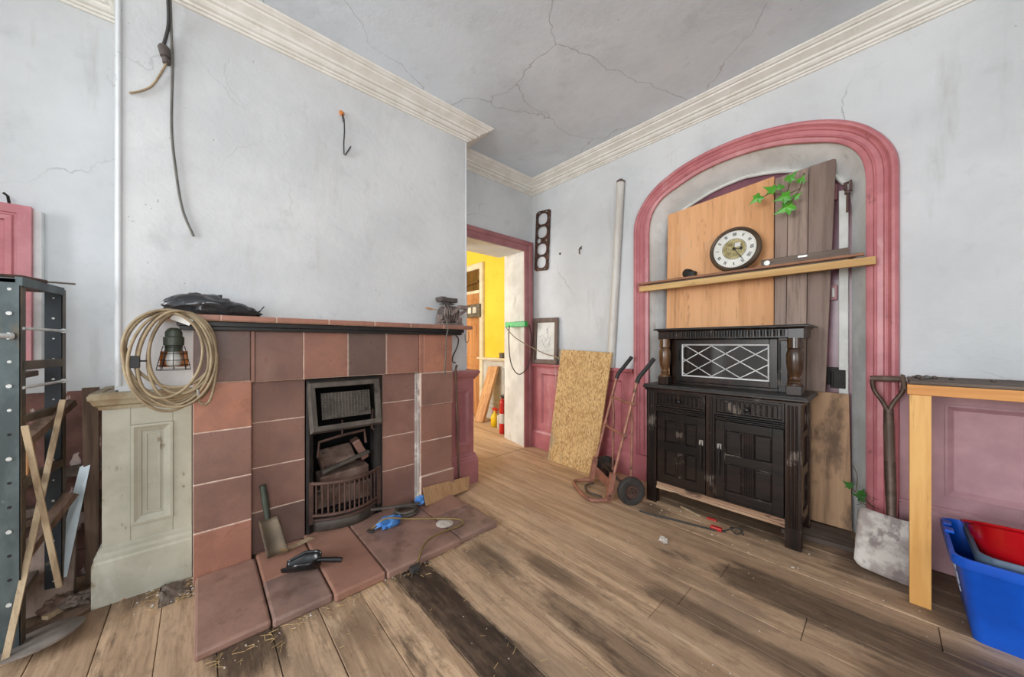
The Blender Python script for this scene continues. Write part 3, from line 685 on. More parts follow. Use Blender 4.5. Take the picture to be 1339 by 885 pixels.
for i in range(16): 
    u = -Wd + .04 + i * (2 * Wd - .08) / 15; b.tube([(u, .035, -.010), (u - .002, Hd - .035, -.010)], .0028, 6)
for j in range(10):
    v = .04 + j * (Hd - .08) / 9; b.tube([(-Wd + .035, v, -.012), (Wd - .035, v, -.012)], .0028, 6)
b.build('hood_mesh', M['iron_grey'], fi, smooth=40)
def bow(t, z, dx=0): return (.485 + dx + .085 * (1 - (2 * t - 1) ** 2), OY0 + .025 + t * (OY1 - OY0 - .05), z)
b = MB()
for z, r in ((.345, .011), (.150, .010), (.118, .008)): b.tube([bow(i / 16, z, -.01 if z < .13 else 0) for i in range(17)], r, 8)
for t in (0, 1): 
    p = bow(t, .1); q = bow(t, .36); b.beam(p, q, .024, .024, (1, 0, 0))
b.build('basket_rail', M['iron_rust'], fi, smooth=40)
for i in range(13):
    b = MB(); t = (i + .9) / 14.2; b.tube([bow(t, .152), bow(t, .342)], .0055, 8); b.build('basket_bar', M['iron_rust'], fi, smooth=40)
b = MB(); b.grid(lambda u, v: (bow(u, .046 + v * .075)[0] - .02 - .012 * v, bow(u, 0)[1], .046 + v * .075), 17, 3); b.build('ash_front', M['iron_grey'], fi, smooth=40, solid=.012)
b = MB(); b.tube([(.46, -2.385, .49), (.46, -2.375, .585), (.46, -2.24, .605), (.46, -2.10, .615), (.46, -2.09, .53)], .009, 8); b.tube([(.44, -2.235, .60), (.44, -2.235, .70)], .006, 8); b.tube([(.45, -2.04, .75), (.46, -2.05, .62), (.46, -2.02, .60)], .008, 8); b.build('bracket', M['iron_rust'], fi, smooth=40)
b = MB(); b.box((.16, OY0 + .012, .125), (.46, OY1 - .012, .145)); b.build('fire_bed', M['iron'], fi)
def brick(name, label, c, ax, ay, sz, mat):
    m = MB(); m.M = frame(c, ax, ay); a, bb, cc = sz[0] / 2, sz[1] / 2, sz[2] / 2
    m.box((-a, -bb, -cc), (a, bb, cc)); tag(m.build(name, mat, bevel=.006), label, 'firebrick')
brick('firebrick', 'flat pale scorched firebrick lying on top inside the grate', (.38, -2.255, .452), (0, 1, .08), (-.75, 0, .5), (.21, .14, .05), M['firebrick'])
brick('firebrick', 'reddish firebrick piece standing tilted at the right inside the grate', (.36, -2.10, .47), (0, .5, -1), (-1, 0, .2), (.15, .09, .05), M['tile'])
brick('firebrick', 'long charred brick lying under the pale one inside the grate', (.40, -2.22, .330), (0, 1, .06), (-1, 0, .1), (.30, .12, .09), M['firebrick'])
brick('firebrick', 'lowest scorched brick resting on the bed behind the grate bars', (.37, -2.22, .212), (0, 1, -.03), (-1, 0, .0), (.34, .14, .12), M['firebrick'])
m = MB(); m.beam((.47, -2.36, .395), (.46, -2.07, .465), .03, .02); tag(m.build('iron_strip', M['iron_grey'], bevel=.003), 'grey iron strip lying across the bricks in the grate', 'iron strip')

# ================================================================== pilasters
def pilaster(name, label, y0, y1, left, mats, xf=.415):
    t = thing(name, label, 'pilaster', (xf - .1, (y0 + y1) / 2, 0))
    e0 = y0; e1 = y1; o = .028
    ya = y0 - (o if left else 0); yb = y1 + (0 if left else o)
    bk = .0
    pn = (y0 + .09, y1 - .07) if left else (y0 + .06, y1 - .05)
    pz = (.33, .81)
    bk = BX + .001
    b = MB(); b.box((bk, y0, 0), (xf, pn[0], .93)); b.box((bk, pn[1], 0), (xf, y1, .93)); b.box((bk, pn[0], 0), (xf, pn[1], pz[0])); b.box((bk, pn[0], pz[1]), (xf, pn[1], .93)); b.box((bk, pn[0], pz[0]), (xf - .012, pn[1], pz[1]))
    s0, s1 = (y0, BY0 - .013) if left else (BY1 + .001, y1); b.box((.031, s0, 0), (bk, s1, .93))
    b.build('shaft', mats[0], t, bevel=.003)
    b = MB(); b.sweep([(pn[0], pz[0]), (pn[1], pz[0]), (pn[1], pz[1]), (pn[0], pz[1])], [(0, xf - .012), (0, xf + .008), (.01, xf + .009), (.022, xf), (.034, xf - .006), (.036, xf - .012)], YZ, True); 
    q = .046; b.sweep([(pn[0] + q, pz[0] + q), (pn[1] - q, pz[0] + q), (pn[1] - q, pz[1] - q), (pn[0] + q, pz[1] - q)], [(0, xf - .012), (0, xf - .007), (.006, xf - .007), (.008, xf - .012)], YZ, True)
    b.build('panel_moulding', mats[0], t)
    path = [(.031, y0), (xf, y0), (xf, y1)] if left else [(xf, y0), (xf, y1), (.05, y1)]
    b = MB(); b.sweep(path, [(0, 0), (-.028, 0), (-.028, .195), (-.022, .205), (-.022, .222), (-.012, .235), (-.012, .248), (0, .258)], XY); b.build('skirting', mats[0], t, smooth=20)
    b = MB(); b.sweep(path, [(.0, .895), (-.008, .895), (-.012, .91), (-.024, .918), (-.03, .935), (-.038, .945), (-.040, .962), (-.03, .972), (.0, .975)], XY)
    ext = .036
    b.box((bk, y0 - (ext if left else 0), .955), (xf + .03, y1 + (0 if left else ext), .972)); b.box((.031, s0 - (ext if left else 0), .955), (bk, s1 + (0 if left else ext), .972)); b.build('cap', mats[1], t, smooth=20)
    return t
pilaster('panelled_pilaster', 'chipped grey-green panelled pilaster at the left of the tiled fireplace', -3.262, -2.958, True, [M['green'], M['green_worn']])
pilaster('panelled_pilaster', 'dark pink panelled pilaster at the right of the tiled fireplace by the doorway', -1.40, -1.155, False, [M['pink_dull'], M['pink_dull']])
# ================================================================== recess: old door behind the arch
d1 = MB(); yb = .192
d1.prism([(x, z) for x, z in [(A_BACK[0][0] - .03, 0)] + [(x, z + .03) for x, z in A_BACK[1:-1]] + [(A_BACK[-1][0] + .03, 0)]], yb + .004, yb + .028, XZ)
for x in (1.62, 1.80, 1.98, 2.16, 2.34, 2.52): d1.box((x, yb - .002, 0), (x + .012, yb + .006, 2.35))
D1 = struct(d1.build('door_1', M['purple'], origin=(2.1, yb, 0)), 'purple-brown boarded door closing the back of the pink arch', 'door')
b = MB(); b.box((2.640, .165, 0), (2.685, .19, 2.2)); b.tube([(A_BACK[i][0], .178, A_BACK[i][1] - .008) for i in range(3, len(A_BACK) - 3)], .014, 8); b.build('door_frame', M['whitewood'], D1, bevel=.003)
b = MB(); b.box((2.45, .168, .93), (2.64, .192, 1.045)); b.box((2.60, .15, .91), (2.672, .17, 1.03)); b.tube([(2.61, .15, .92), (2.61, .15, 1.02)], .008, 8); b.build('hinge', M['iron'], D1, bevel=.003)
for z in (2.20, 1.54):
    b = MB(); b.box((2.598, .168, z - .05), (2.632, .192, z + .05)); b.box((2.606, .160, z - .03), (2.62, .17, z + .03), 1); b.build('latch_keeper', [M['pink_dull'], M['whitewood']], D1, bevel=.003)
hs = MB(); hs.box((2.694, .075, 2.16), (2.706, .105, 2.225)); hs.tube([(2.69, .09, 2.215), (2.675, .085, 2.215), (2.676, .085, 2.17)], .009, 8); hs.tube([(2.685, .09, 2.16), (2.684, .088, 2.03)], .006, 8); hs.box((2.672, .075, 2.145), (2.70, .10, 2.165))
tag(hs.build('bolt', M['iron_rust']), 'rusty iron bolt hanging at the upper right inside the arch', 'bolt')

# leaning sheets in the recess
p = MB()
p.hexa([(1.55, .045, .0), (2.315, .045, .0), (2.315, .057, .0), (1.55, .057, .0), (1.55, .125, 2.335), (2.305, .125, 2.405), (2.305, .137, 2.405), (1.55, .137, 2.335)])
tag(p.build('plywood_sheet', M['ply']), 'orange plywood sheet leaning in the arch behind the clock and sideboard', 'plywood')
gb = thing('boarding', 'three joined grey-brown boards standing right of the plywood in the arch', 'boards', (2.47, .08, .89))
for i, (a, b_, c, d) in enumerate(((2.318, 2.378, 2.316, 2.388), (2.381, 2.487, 2.391, 2.497), (2.49, 2.585, 2.50, 2.632))):
    m = MB(); m.hexa([(a, .05, .89), (b_, .05, .89), (b_, .066, .89), (a, .066, .89), (c, .10, 2.375 + i * .008), (d, .10, 2.382 + i * .008), (d, .116, 2.382 + i * .008), (c, .116, 2.375 + i * .008)], t=(.3, .1, .6)[i]); m.build('board', M['greyboard'], gb, bevel=.002)
m = MB(); m.hexa([(2.30, .075, .03), (2.705, .085, .03), (2.703, .097, .03), (2.30, .087, .03), (2.30, .11, .89), (2.69, .115, .88), (2.69, .127, .88), (2.30, .122, .89)])
tag(m.build('hardboard_sheet', M['tan']), 'stained tan board standing at the right of the sideboard in the arch', 'board')
m = MB(); m.hexa([(2.40, -.20, .0), (2.735, -.155, .0), (2.70, .07, .0), (2.40, .07, .0), (2.40, -.20, .028), (2.735, -.155, .028), (2.70, .07, .028), (2.40, .07, .028)])
tag(m.build('floor_plank', M['oldwood_x'], bevel=.003), 'short weathered board lying on the floor beside the sideboard leg', 'board')

# ================================================================== shelf across the arch
sh = thing('wall_shelf', 'rough wooden shelf with a yellow batten fixed across the pink arch', 'shelf', (2.1, 0, 1.65))
b = MB(); b.box((1.392, -.088, 1.655), (2.812, -.054, 1.700)); b.build('batten', M['batten'], sh, bevel=.002)
b = MB(); b.prism([(1.375, -.085), (2.765, -.085), (2.765, -.056), (2.735, -.052), (2.70, .03), (1.475, .03), (1.45, -.052), (1.375, -.056)], 1.715, 1.731, XY); b.build('shelf_board', M['shelfboard'], sh, bevel=.002)
b = MB(); b.box((1.48, -.054, 1.70), (2.70, -.02, 1.715)); b.box((1.46, -.02, 1.69), (1.49, .03, 1.715)); b.box((2.66, -.02, 1.69), (2.695, .03, 1.715)); b.build('bearer', M['oldwood_x'], sh)

# clock: dial turned so XII points to about eight o'clock
ck = thing('clock', 'round enamel clock face with dark rim leaning on the arch shelf', 'clock', (2.10, -.02, 1.731))
Rk = .166
Mk = frame((2.097, -.022, 1.731 + Rk * .985), (1, 0, 0), (0, .10, .995))
def rot2(a, r): return (r * math.sin(a), r * math.cos(a))
b = MB(); b.M = Mk; b.lathe([(Rk - .03, -.012), (Rk, -.012), (Rk, .004), (Rk - .006, .014), (Rk - .016, .020), (Rk - .024, .016), (Rk - .028, .010), (Rk - .03, .008)], seg=64); b.build('rim', M['clock_rim'], ck, smooth=40)
b = MB(); b.M = Mk; b.lathe([(Rk - .030, -.004), (Rk - .030, .0085), (.06, .0105), (.0, .0105)], seg=64, capped=False); b.build('dial', M['dial'], ck, smooth=60)
b = MB(); b.M = Mk
def bar(mb, cx, cy, w, h, ang, rotc, z=.0112):
    """stroke in numeral space, then rotated to its hour"""
    ca, sa = math.cos(ang), math.sin(ang); pts = []
    for i, j in ((-w, -h), (w, -h), (w, h), (-w, h)):
        x = cx + i / 2 * ca - j / 2 * sa; y = cy + i / 2 * sa + j / 2 * ca
        cr, sr = math.cos(-rotc), math.sin(-rotc)
        pts.append((x * cr - y * sr, x * sr + y * cr))
    mb.prism(pts, z - .002, z, XY)
NUM = ['XII', 'I', 'II', 'III', 'IIII', 'V', 'VI', 'VII', 'VIII', 'IX', 'X', 'XI']
rn, hn = .110, .022
for h, tx in enumerate(NUM):
    ang = 2 * PI * h / 12 + math.radians(240)
    wds = [{'I': .0062, 'V': .013, 'X': .013}[c] for c in tx]; tot = sum(wds); x = -tot / 2
    for c, wd in zip(tx, wds):
        cx = x + wd / 2; x += wd
        if c == 'I': bar(b, cx, rn, .0034, hn, 0, ang)
        elif c == 'V': bar(b, cx - .0028, rn, .0036, hn, .24, ang); bar(b, cx + .0028, rn, .002, hn, -.24, ang)
        else: bar(b, cx, rn, .0036, hn * 1.06, .42, ang); bar(b, cx, rn, .002, hn * 1.06, -.42, ang)
for i in range(60): bar(b, 0, .129, .0011, .004, 0, 2 * PI * i / 60)
b.build('numerals', M['black'], ck, recalc=True)
b = MB(); b.M = Mk; b.lathe([(.0, .0125), (.068, .0125), (.068, .0105), (.071, .0105)][::-1], seg=48, capped=False)
for i in range(36):
    a = 2 * PI * i / 36; b.cyl((.070 * math.cos(a), .070 * math.sin(a), .0105), (.070 * math.cos(a), .070 * math.sin(a), .0135), .005, 8)
b.build('centre_ring', M['dial_gold'], ck)
b = MB(); b.M = Mk; b.lathe([(.078, .0108), (.078, .0112), (.0755, .0112), (.0755, .0108)], seg=48, capped=False)
for i in range(7):
    a = 2 * PI * i / 7 + .4; r0 = .042; b.lathe([(.011, .0126), (.011, .0132), (.008, .0132), (.008, .0126)], (r0 * math.cos(a), r0 * math.sin(a), 0), seg=12, capped=False)
b.build('centre_scrolls', M['clock_rim'], ck)
b = MB(); b.M = Mk; b.box((.004, .012, .0128), (.04, .044, .0142)); b.build('inner_plate', M['paper'], ck, bevel=.006)
b = MB(); b.M = Mk
a = math.radians(146); e = rot2(a, .098); b.beam((0, 0, .018), (e[0], e[1], .018), .005, .002, (0, 0, 1)); a = math.radians(96); e = rot2(a, .040); b.beam((0, 0, .016), (e[0], e[1], .016), .005, .002, (0, 0, 1)); b.cyl((e[0] + .006, e[1], .0155), (e[0] + .006, e[1], .0175), .010, 14); b.cyl((0, 0, .012), (0, 0, .021), .010, 14)
b.build('hand', M['black'], ck)
b = MB(); b.box((2.165, -.062, 1.733), (2.178, -.050, 1.742)); b.cyl((2.172, -.056, 1.742), (2.178, -.05, 1.75), .006, 8)
tag(b.build('bolt_nut', M['black']), 'small black nut on the shelf edge under the clock', 'nut')
lv = thing('spirit_level', 'dark wooden spirit level lying along the shelf right of the clock', 'spirit level', (2.49, .0, 1.731))
b = MB(); b.box((2.255, -.012, 1.7315), (2.70, .014, 1.788)); b.build('body', M['oldwood_x'], lv, bevel=.003)
b = MB(); b.cyl((2.29, -.014, 1.762), (2.29, .0, 1.762), .017, 20); b.build('round_vial', M['pewter'], lv, smooth=40)
b = MB(); b.box((2.455, -.0145, 1.765), (2.505, .0, 1.782)); b.build('vial_plate', M['pewter'], lv, bevel=.003)
tm = MB(); tm.lathe([(.024, -.03), (.034, -.026), (.036, 0), (.034, .026), (.024, .03)], (1.775, -.03, 1.765), (.35, 1, 0), 20); tm.box((1.775, -.06, 1.731), (1.835, .0, 1.775))
tag(tm.build('tape_measure', M['black'], smooth=45, bevel=.004), 'small black tape measure on the left of the arch shelf', 'tape measure')
ft = MB(); ft.beam((1.53, -.01, 1.7365), (1.73, -.03, 1.7365), .03, .010); tag(ft.build('file', M['iron_grey'], bevel=.002), 'thin dark flat tool beside the black tape measure on the shelf', 'tool')

# ivy
LOBE = [(0, 0), (.16, -.10), (.42, -.06), (.34, .14), (.52, .34), (.24, .40), (.12, .62), (0, .98), (-.12, .62), (-.24, .40), (-.52, .34), (-.34, .14), (-.42, -.06), (-.16, -.10)]
def leaf(mb, o, size, up, face):
    """lobed ivy leaf growing from o along `up`, facing `face`"""
    m = frame(o, Vector(up).cross(Vector(face)), up); old = mb.M; mb.M = m
    n = len(LOBE); c = (0, .3 * size, .06 * size)
    vs = [(x * size, y * size, -.10 * size * abs(x) * 2) for x, y in LOBE] + [c]
    vs += [(x, y, z - .0015) for x, y, z in vs]
    fs = [(i, (i + 1) % n, n) for i in range(n)] + [(n + 1 + (i + 1) % n, n + 1 + i, 2 * n + 1) for i in range(n)] + [(i, n + 1 + i, n + 1 + (i + 1) % n, (i + 1) % n) for i in range(n)]
    mb.add(vs, fs); mb.M = old
iv = thing('ivy', 'sprig of bright green ivy growing in over the boards above the clock', 'ivy', (2.44, .06, 2.38))
b = MB()
stems = [spline([(2.475, .10, 2.36), (2.478, .02, 2.30), (2.47, -.02, 2.22), (2.44, -.03, 2.16)], 6), spline([(2.47, -.02, 2.22), (2.40, -.03, 2.20), (2.31, -.03, 2.235)], 6), spline([(2.31, -.03, 2.235), (2.26, -.03, 2.22), (2.22, -.03, 2.225)], 6), spline([(2.44, -.03, 2.16), (2.41, -.04, 2.12), (2.385, -.04, 2.11)], 6), spline([(2.40, -.03, 2.20), (2.415, -.03, 2.25), (2.42, -.03, 2.29)], 5)]
for s_ in stems: b.tube(s_, .003, 6)
b.build('stem', M['stem'], iv)
for o, sz, up in (((2.255, -.035, 2.235), .085, (-.8, 0, -.55)), ((2.34, -.035, 2.25), .085, (-.6, 0, .35)), ((2.43, -.04, 2.12), .115, (-.85, 0, -.35)), ((2.415, -.045, 2.185), .095, (-.8, 0, -.15)), ((2.405, -.03, 2.29), .075, (.55, 0, .5)), ((2.375, -.035, 2.245), .05, (-.3, 0, .6)), ((2.44, -.03, 2.165), .05, (.8, 0, .4)), ((2.465, .0, 2.265), .055, (.4, 0, .7))):
    b = MB(); leaf(b, o, sz, up, (.25 + R.uniform(-.2, .2), -1, .3 + R.uniform(-.2, .2))); b.build('leaf', M['leaf'], iv, recalc=False)
iv = thing('ivy', 'small dark green ivy shoot low on the arch jamb above the shovel blade', 'ivy', (2.74, -.06, .30))
b = MB(); b.tube(spline([(2.80, -.065, .26), (2.765, -.075, .30), (2.73, -.07, .325), (2.70, -.02, .35)], 6), .0025, 6); b.tube(spline([(2.73, -.07, .325), (2.735, -.06, .42), (2.715, -.03, .47)], 6), .002, 6)
for i in range(14): 
    q = Vector((2.775 + R.uniform(-.025, .03), -.068, .285 + R.uniform(-.03, .03))); b.tube([q, q + Vector((R.uniform(-.03, .03), -.008, R.uniform(-.03, .03)))], .0015, 5)
b.build('stem', M['stem'], iv)
for o, sz, up in (((2.765, -.08, .305), .06, (-.9, 0, .2)), ((2.75, -.08, .32), .045, (.3, 0, .8)), ((2.71, -.045, .345), .05, (-.6, 0, .4))):
    b = MB(); leaf(b, o, sz, up, (0, -1, .3)); b.build('leaf', M['leaf_dk'], iv, recalc=False)

# ================================================================== sideboard
SX0, SX1, SF = 1.60, 2.522, -.375
sd = thing('sideboard', 'carved near-black oak court sideboard with leaded glass door standing in the arch', 'sideboard', (2.06, -.18, 0))
DK, DX, TP = M['sideboard'], M['sideboard_dk'], M['sideboard_top']
lw = .075
for x0 in (SX0, SX1 - lw):
    b = MB(); b.box((x0, SF, .0), (x0 + lw, SF + .06, .858))
    for dx in (.018, .036, .054): b.cyl((x0 + dx, SF, .12), (x0 + dx, SF, .84), .006, 8)
    b.build('leg', DK, sd, bevel=.003)
    b = MB(); b.box((x0, -.065, .0), (x0 + lw, -.005, .858)); b.build('leg', DK, sd, bevel=.003)
# carcase: sides with sunk panels, back, floor, centre stile
for x, s_ in ((SX0 + .004, 1), (SX1 - .004, -1)):
    b = MB(); xa, xb = (x, x + .022 * s_)
    b.box((xa, SF + .06, .13), (xb, SF + .10, .858)); b.box((xa, -.10, .13), (xb, -.065, .858))
    for z0, z1 in ((.13, .19), (.40, .46), (.63, .67), (.82, .858)): b.box((xa, SF + .06, z0), (xb, -.065, z1))
    b.box((xa + .012 * s_, SF + .08, .13), (xb, -.08, .858)); b.build('side', DK, sd, bevel=.004)
b = MB(); b.box((SX0 + .02, -.02, .14), (SX1 - .02, -.008, .858)); b.box((SX0 + .02, SF + .03, .165), (SX1 - .02, -.02, .18)); b.box((SX0 + .02, SF + .045, .30), (SX1 - .02, SF + .05, .858)); b.build('carcase', DX, sd)
b = MB(); b.box((2.018, SF + .006, .16), (2.072, SF + .05, .858)); b.cyl((2.036, SF + .006, .2), (2.036, SF + .006, .84), .006, 8); b.cyl((2.054, SF + .006, .2), (2.054, SF + .006, .84), .006, 8); b.build('centre_stile', DK, sd, bevel=.003)
b = MB(); b.box((SX0 + lw - .004, SF + .012, .118), (SX1 - lw + .004, SF + .05, .158)); b.box((SX0 + lw - .004, SF + .002, .112), (SX1 - lw + .004, SF + .05, .130)); b.build('bottom_rail', M['worn_rail'], sd, bevel=.003)
b = MB(); b.sweep([(SX0 - .022, -.0), (SX0 - .022, SF - .022), (SX1 + .034, SF - .022), (SX1 + .034, -.0)], [(0, .868), (0, .876), (.006, .89), (.006, .894), (.05, .894), (.05, .868)], XY)
b.box((SX0, SF, .866), (SX1 + .015, -.0, .8935)); b.build('base_top', TP, sd, bevel=.003)
b = MB(); b.sweep([(SX0 - .006, -.0), (SX0 - .006, SF - .006), (SX1 + .008, SF - .006), (SX1 + .008, -.0)], [(0, .848), (0, .858), (-.008, .868), (.03, .868), (.03, .848)], XY); b.build('top_moulding', DK, sd)
def flutes(mb, x0, x1, z0, z1, y, n, arch=True):
    """a run of upright rounded flutes carved as raised borders"""
    w = (x1 - x0) / n
    for i in range(n):
        a = x0 + w * i + w * .12; c = x0 + w * (i + 1) - w * .12; mid = (a + c) / 2; r = (c - a) / 2
        path = [(a, z0), (a, z1 - r)] + [(mid - r * math.cos(t), z1 - r + r * math.sin(t)) for t in (PI * .25, PI * .5, PI * .75)] + [(c, z1 - r), (c, z0)]
        mb.tube([(px, y, pz) for px, pz in path], w * .09, 6)
for x0, x1, n in ((SX0 + lw + .002, 2.016, 10), (2.074, SX1 - lw - .002, 11)):
    b = MB(); b.box((x0, SF + .002, .735), (x1, SF + .03, .846))
    b.sweep([(x0, .735), (x1, .735), (x1, .846), (x0, .846)], [(0, SF + .002), (0, SF - .008), (.010, SF - .008), (.014, SF + .002)], XZ, True)
    flutes(b, x0 + .03, x1 - .03, .755, .828, SF + .001, n); 
    dr = b.build('drawer', DX, sd, smooth=40)
    k = MB(); xm = (x0 + x1) / 2; k.lathe([(.006, 0), (.006, .010), (.014, .016), (.016, .024), (.010, .032), (.002, .034)], (xm, SF, .785), (0, -1, 0), 16); k.build('knob', M['black_gloss'], dr, smooth=50)
    b = MB()
    for z, d in ((.70, .006), (.712, .010), (.724, .006)): b.box((x0, SF - d + .004, z - .005), (x1, SF + .03, z + .005))
    b.build('drawer_rail', DX, sd, bevel=.003)
def sb_door(x0, x1, z0, z1, y, hinge_right):
    b = MB(); st = .055; xm = (x0 + x1) / 2; zm = z0 + (z1 - z0) * .53
    b.box((x0, y, z0), (x0 + st, y + .02, z1)); b.box((x1 - st, y, z0), (x1, y + .02, z1))
    for za, zb in ((z0, z0 + .065), (zm - .028, zm + .028), (z1 - .055, z1)): b.box((x0 + st, y, za), (x1 - st, y + .02, zb))
    b.box((xm - .03, y + .001, z0), (xm + .03, y + .02, z1))
    for dx in (-.018, -.006, .006, .018): b.cyl((xm + dx, y + .001, z0 + .065), (xm + dx, y + .001, zm - .028), .005, 6); b.cyl((xm + dx, y + .001, zm + .028), (xm + dx, y + .001, z1 - .055), .005, 6)
    b.box((x0 + st - .002, y + .010, z0 + .05), (x1 - st + .002, y + .018, z1 - .05))
    for (xa, xb) in ((x0 + st, xm - .03), (xm + .03, x1 - st)):
        for (za, zb) in ((z0 + .065, zm - .028), (zm + .028, z1 - .055)):
            b.hexa([(xa + .012, y + .004, za + .012), (xb - .012, y + .004, za + .012), (xb - .002, y + .011, za + .002), (xa + .002, y + .011, za + .002), (xa + .012, y + .004, zb - .012), (xb - .012, y + .004, zb - .012), (xb - .002, y + .011, zb - .002), (xa + .002, y + .011, zb - .002)])
    d = b.build('door', DX, sd, bevel=.002)
    hx = x1 - .024 if hinge_right else x0 + .026
    h = MB()
    h.box((hx - .013, y - .006, z0 + .335), (hx + .013, y, z0 + .372)); h.box((hx - .009, y - .006, z0 + .15), (hx + .009, y, z0 + .175)); h.tube([(hx, y - .006, z0 + .345), (hx, y - .016, z0 + .32), (hx, y - .014, z0 + .19), (hx, y - .006, z0 + .16)], [.006, .007, .006, .006], 8)
    h.build('handle', M['pewter'] if False else M['iron'], d, bevel=.002)
    h = MB(); h.box((hx - .013, y - .0075, z0 + .343), (hx - .003, y - .005, z0 + .366)); h.box((hx + .004, y - .0075, z0 + .343), (hx + .012, y - .005, z0 + .366)); h.box((hx - .011, y - .0075, z0 + .366), (hx + .012, y - .005, z0 + .372)); h.box((hx - .011, y - .0075, z0 + .337), (hx + .012, y - .005, z0 + .343)); h.build('handle_plate', M['pewter'], d)
sb_door(SX0 + lw + .006, 2.014, .165, .69, SF + .006, True); sb_door(2.076, SX1 - lw - .006, .165, .69, SF + .006, False)
# upper stage
UX0, UX1, UF = 1.70, 2.452, -.20
for x0 in (UX0, UX1 - .02):
    b = MB(); b.box((x0, UF, .894), (x0 + .02, -.01, 1.285)); b.build('upper_side', DK, sd, bevel=.003)
b = MB(); b.box((UX0 + .02, -.03, .894), (UX1 - .02, -.012, 1.285)); b.box((UX0 + .02, UF + .01, .894), (UX1 - .02, -.02, .912)); b.build('upper_back', DX, sd)
b = MB(); b.box((UX0, UF, .894), (1.755, UF + .02, 1.25)); b.box((2.385, UF, .894), (UX1, UF + .02, 1.25)); b.box((UX0, UF, 1.235), (UX1, UF + .02, 1.29)); b.box((1.755, UF, .894), (2.385, UF + .02, .912))
b.sweep([(2.39, .93), (2.44, .93), (2.44, 1.225), (2.39, 1.225)], [(0, UF), (0, UF - .004), (.008, UF - .002), (.01, UF)], XZ, True); b.build('upper_front', DK, sd, bevel=.002)
b = MB(); gx0, gx1, gz0, gz1 = 1.795, 2.34, .955, 1.198
b.box((1.757, UF - .006, .914), (gx0, UF + .014, 1.233)); b.box((gx1, UF - .006, .914), (2.383, UF + .014, 1.233)); b.box((gx0, UF - .006, .914), (gx1, UF + .014, gz0)); b.box((gx0, UF - .006, gz1), (gx1, UF + .014, 1.233))
gd = b.build('glass_door', DK, sd, bevel=.003)
b = MB(); b.box((gx0, UF + .002, gz0), (gx1, UF + .006, gz1)); b.build('pane', M['sb_glass'], gd)
b = MB(); lwid = .006; yl = UF - .001
b.sweep([(gx0, gz0), (gx1, gz0), (gx1, gz1), (gx0, gz1)], [(0, yl + .004), (0, yl - .003), (.009, yl - .002), (.010, yl + .004)], XZ, True)
n = 3; cw = (gx1 - gx0) / n; zh = (gz1 - gz0)
def clipseg(x0, z0, x1, z1):
    a, c = 0., 1.
    dx, dz = x1 - x0, z1 - z0
    for p_, q_ in ((-dx, x0 - gx0), (dx, gx1 - x0), (-dz, z0 - gz0), (dz, gz1 - z0)):
        if abs(p_) < 1e-9: continue
        t = q_ / p_
        if p_ < 0: a = max(a, t)
        else: c = min(c, t)
    if a < c: b.beam((x0 + dx * a, yl, z0 + dz * a), (x0 + dx * c, yl, z0 + dz * c), lwid, .004, (0, -1, 0))
for i in range(-4, 8):
    x = gx0 + (i + .05) * cw * .97
    clipseg(x, gz0, x + zh * 1.62, gz1); clipseg(x, gz1, x + zh * 1.62, gz0)
b.build('leading', M['lead'], gd)
b = MB(); b.box((1.768, UF - .012, 1.04), (1.785, UF - .004, 1.07)); b.box((1.768, UF - .012, 1.13), (1.785, UF - .004, 1.18)); b.tube([(1.776, UF - .012, 1.16), (1.776, UF - .02, 1.14), (1.776, UF - .018, 1.08), (1.776, UF - .012, 1.06)], .005, 8); b.build('door_handle', M['iron'], gd, bevel=.002)
TX0, TX1, TF = 1.632, 2.555, -.335
b = MB(); b.sweep([(TX0, -.0), (TX0, TF), (TX1, TF), (TX1, -.0)], [(0, 1.303), (0, 1.309), (.006, 1.316), (.05, 1.316), (.05, 1.303)], XY); b.box((TX0 + .02, TF + .02, 1.302), (TX1 - .02, 0, 1.3155)); b.build('canopy_top', TP, sd, bevel=.002)
b = MB(); b.box((TX0 + .035, TF + .03, 1.238), (TX1 - .035, TF + .06, 1.303)); b.box((TX0 + .035, TF + .06, 1.238), (TX0 + .06, -.01, 1.303)); b.box((TX1 - .06, TF + .06, 1.238), (TX1 - .035, -.01, 1.303)); b.box((TX0 + .05, TF + .05, 1.25), (TX1 - .05, -.01, 1.27))
b.box((TX0 + .03, TF + .025, 1.232), (TX0 + .105, TF + .10, 1.303)); b.box((TX1 - .105, TF + .025, 1.232), (TX1 - .03, TF + .10, 1.303))
b.sweep([(TX0 + .03, -.01), (TX0 + .03, TF + .025), (TX1 - .03, TF + .025), (TX1 - .03, -.01)], [(0, 1.29), (-.012, 1.303), (.02, 1.303), (.02, 1.29)], XY); b.build('canopy_frieze', DK, sd, bevel=.002)
b = MB()
n = 21
for i in range(n):
    x = TX0 + .115 + (TX1 - TX0 - .23) * (i + .5) / n; b.cyl((x, TF + .031, 1.247), (x, TF + .031, 1.288), .0115, 8, r2=.013)
b.build('gadrooning', DX, sd, smooth=40)
cprof = [(.040, 0), (.040, .008), (.030, .014), (.026, .022), (.032, .030), (.026, .037), (.024, .044), (.030, .055), (.0385, .085), (.0425, .130), (.042, .165), (.035, .185), (.032, .19), (.038, .196), (.037, .212), (.030, .22), (.028, .23), (.036, .236), (.034, .246)]
for cx in (1.706, 2.482):
    cy = -.295
    b = MB(); b.box((cx - .038, cy - .038, .894), (cx + .038, cy + .038, .952)); b.build('column_block', DK, sd, bevel=.004)
    b = MB(); b.lathe([(r, z + .952 if z < .24 else 1.236) for r, z in [(a, z * 1.14) for a, z in cprof]], (cx, cy, 0), seg=28); b.build('column', M['bulb_oak'], sd, smooth=40)

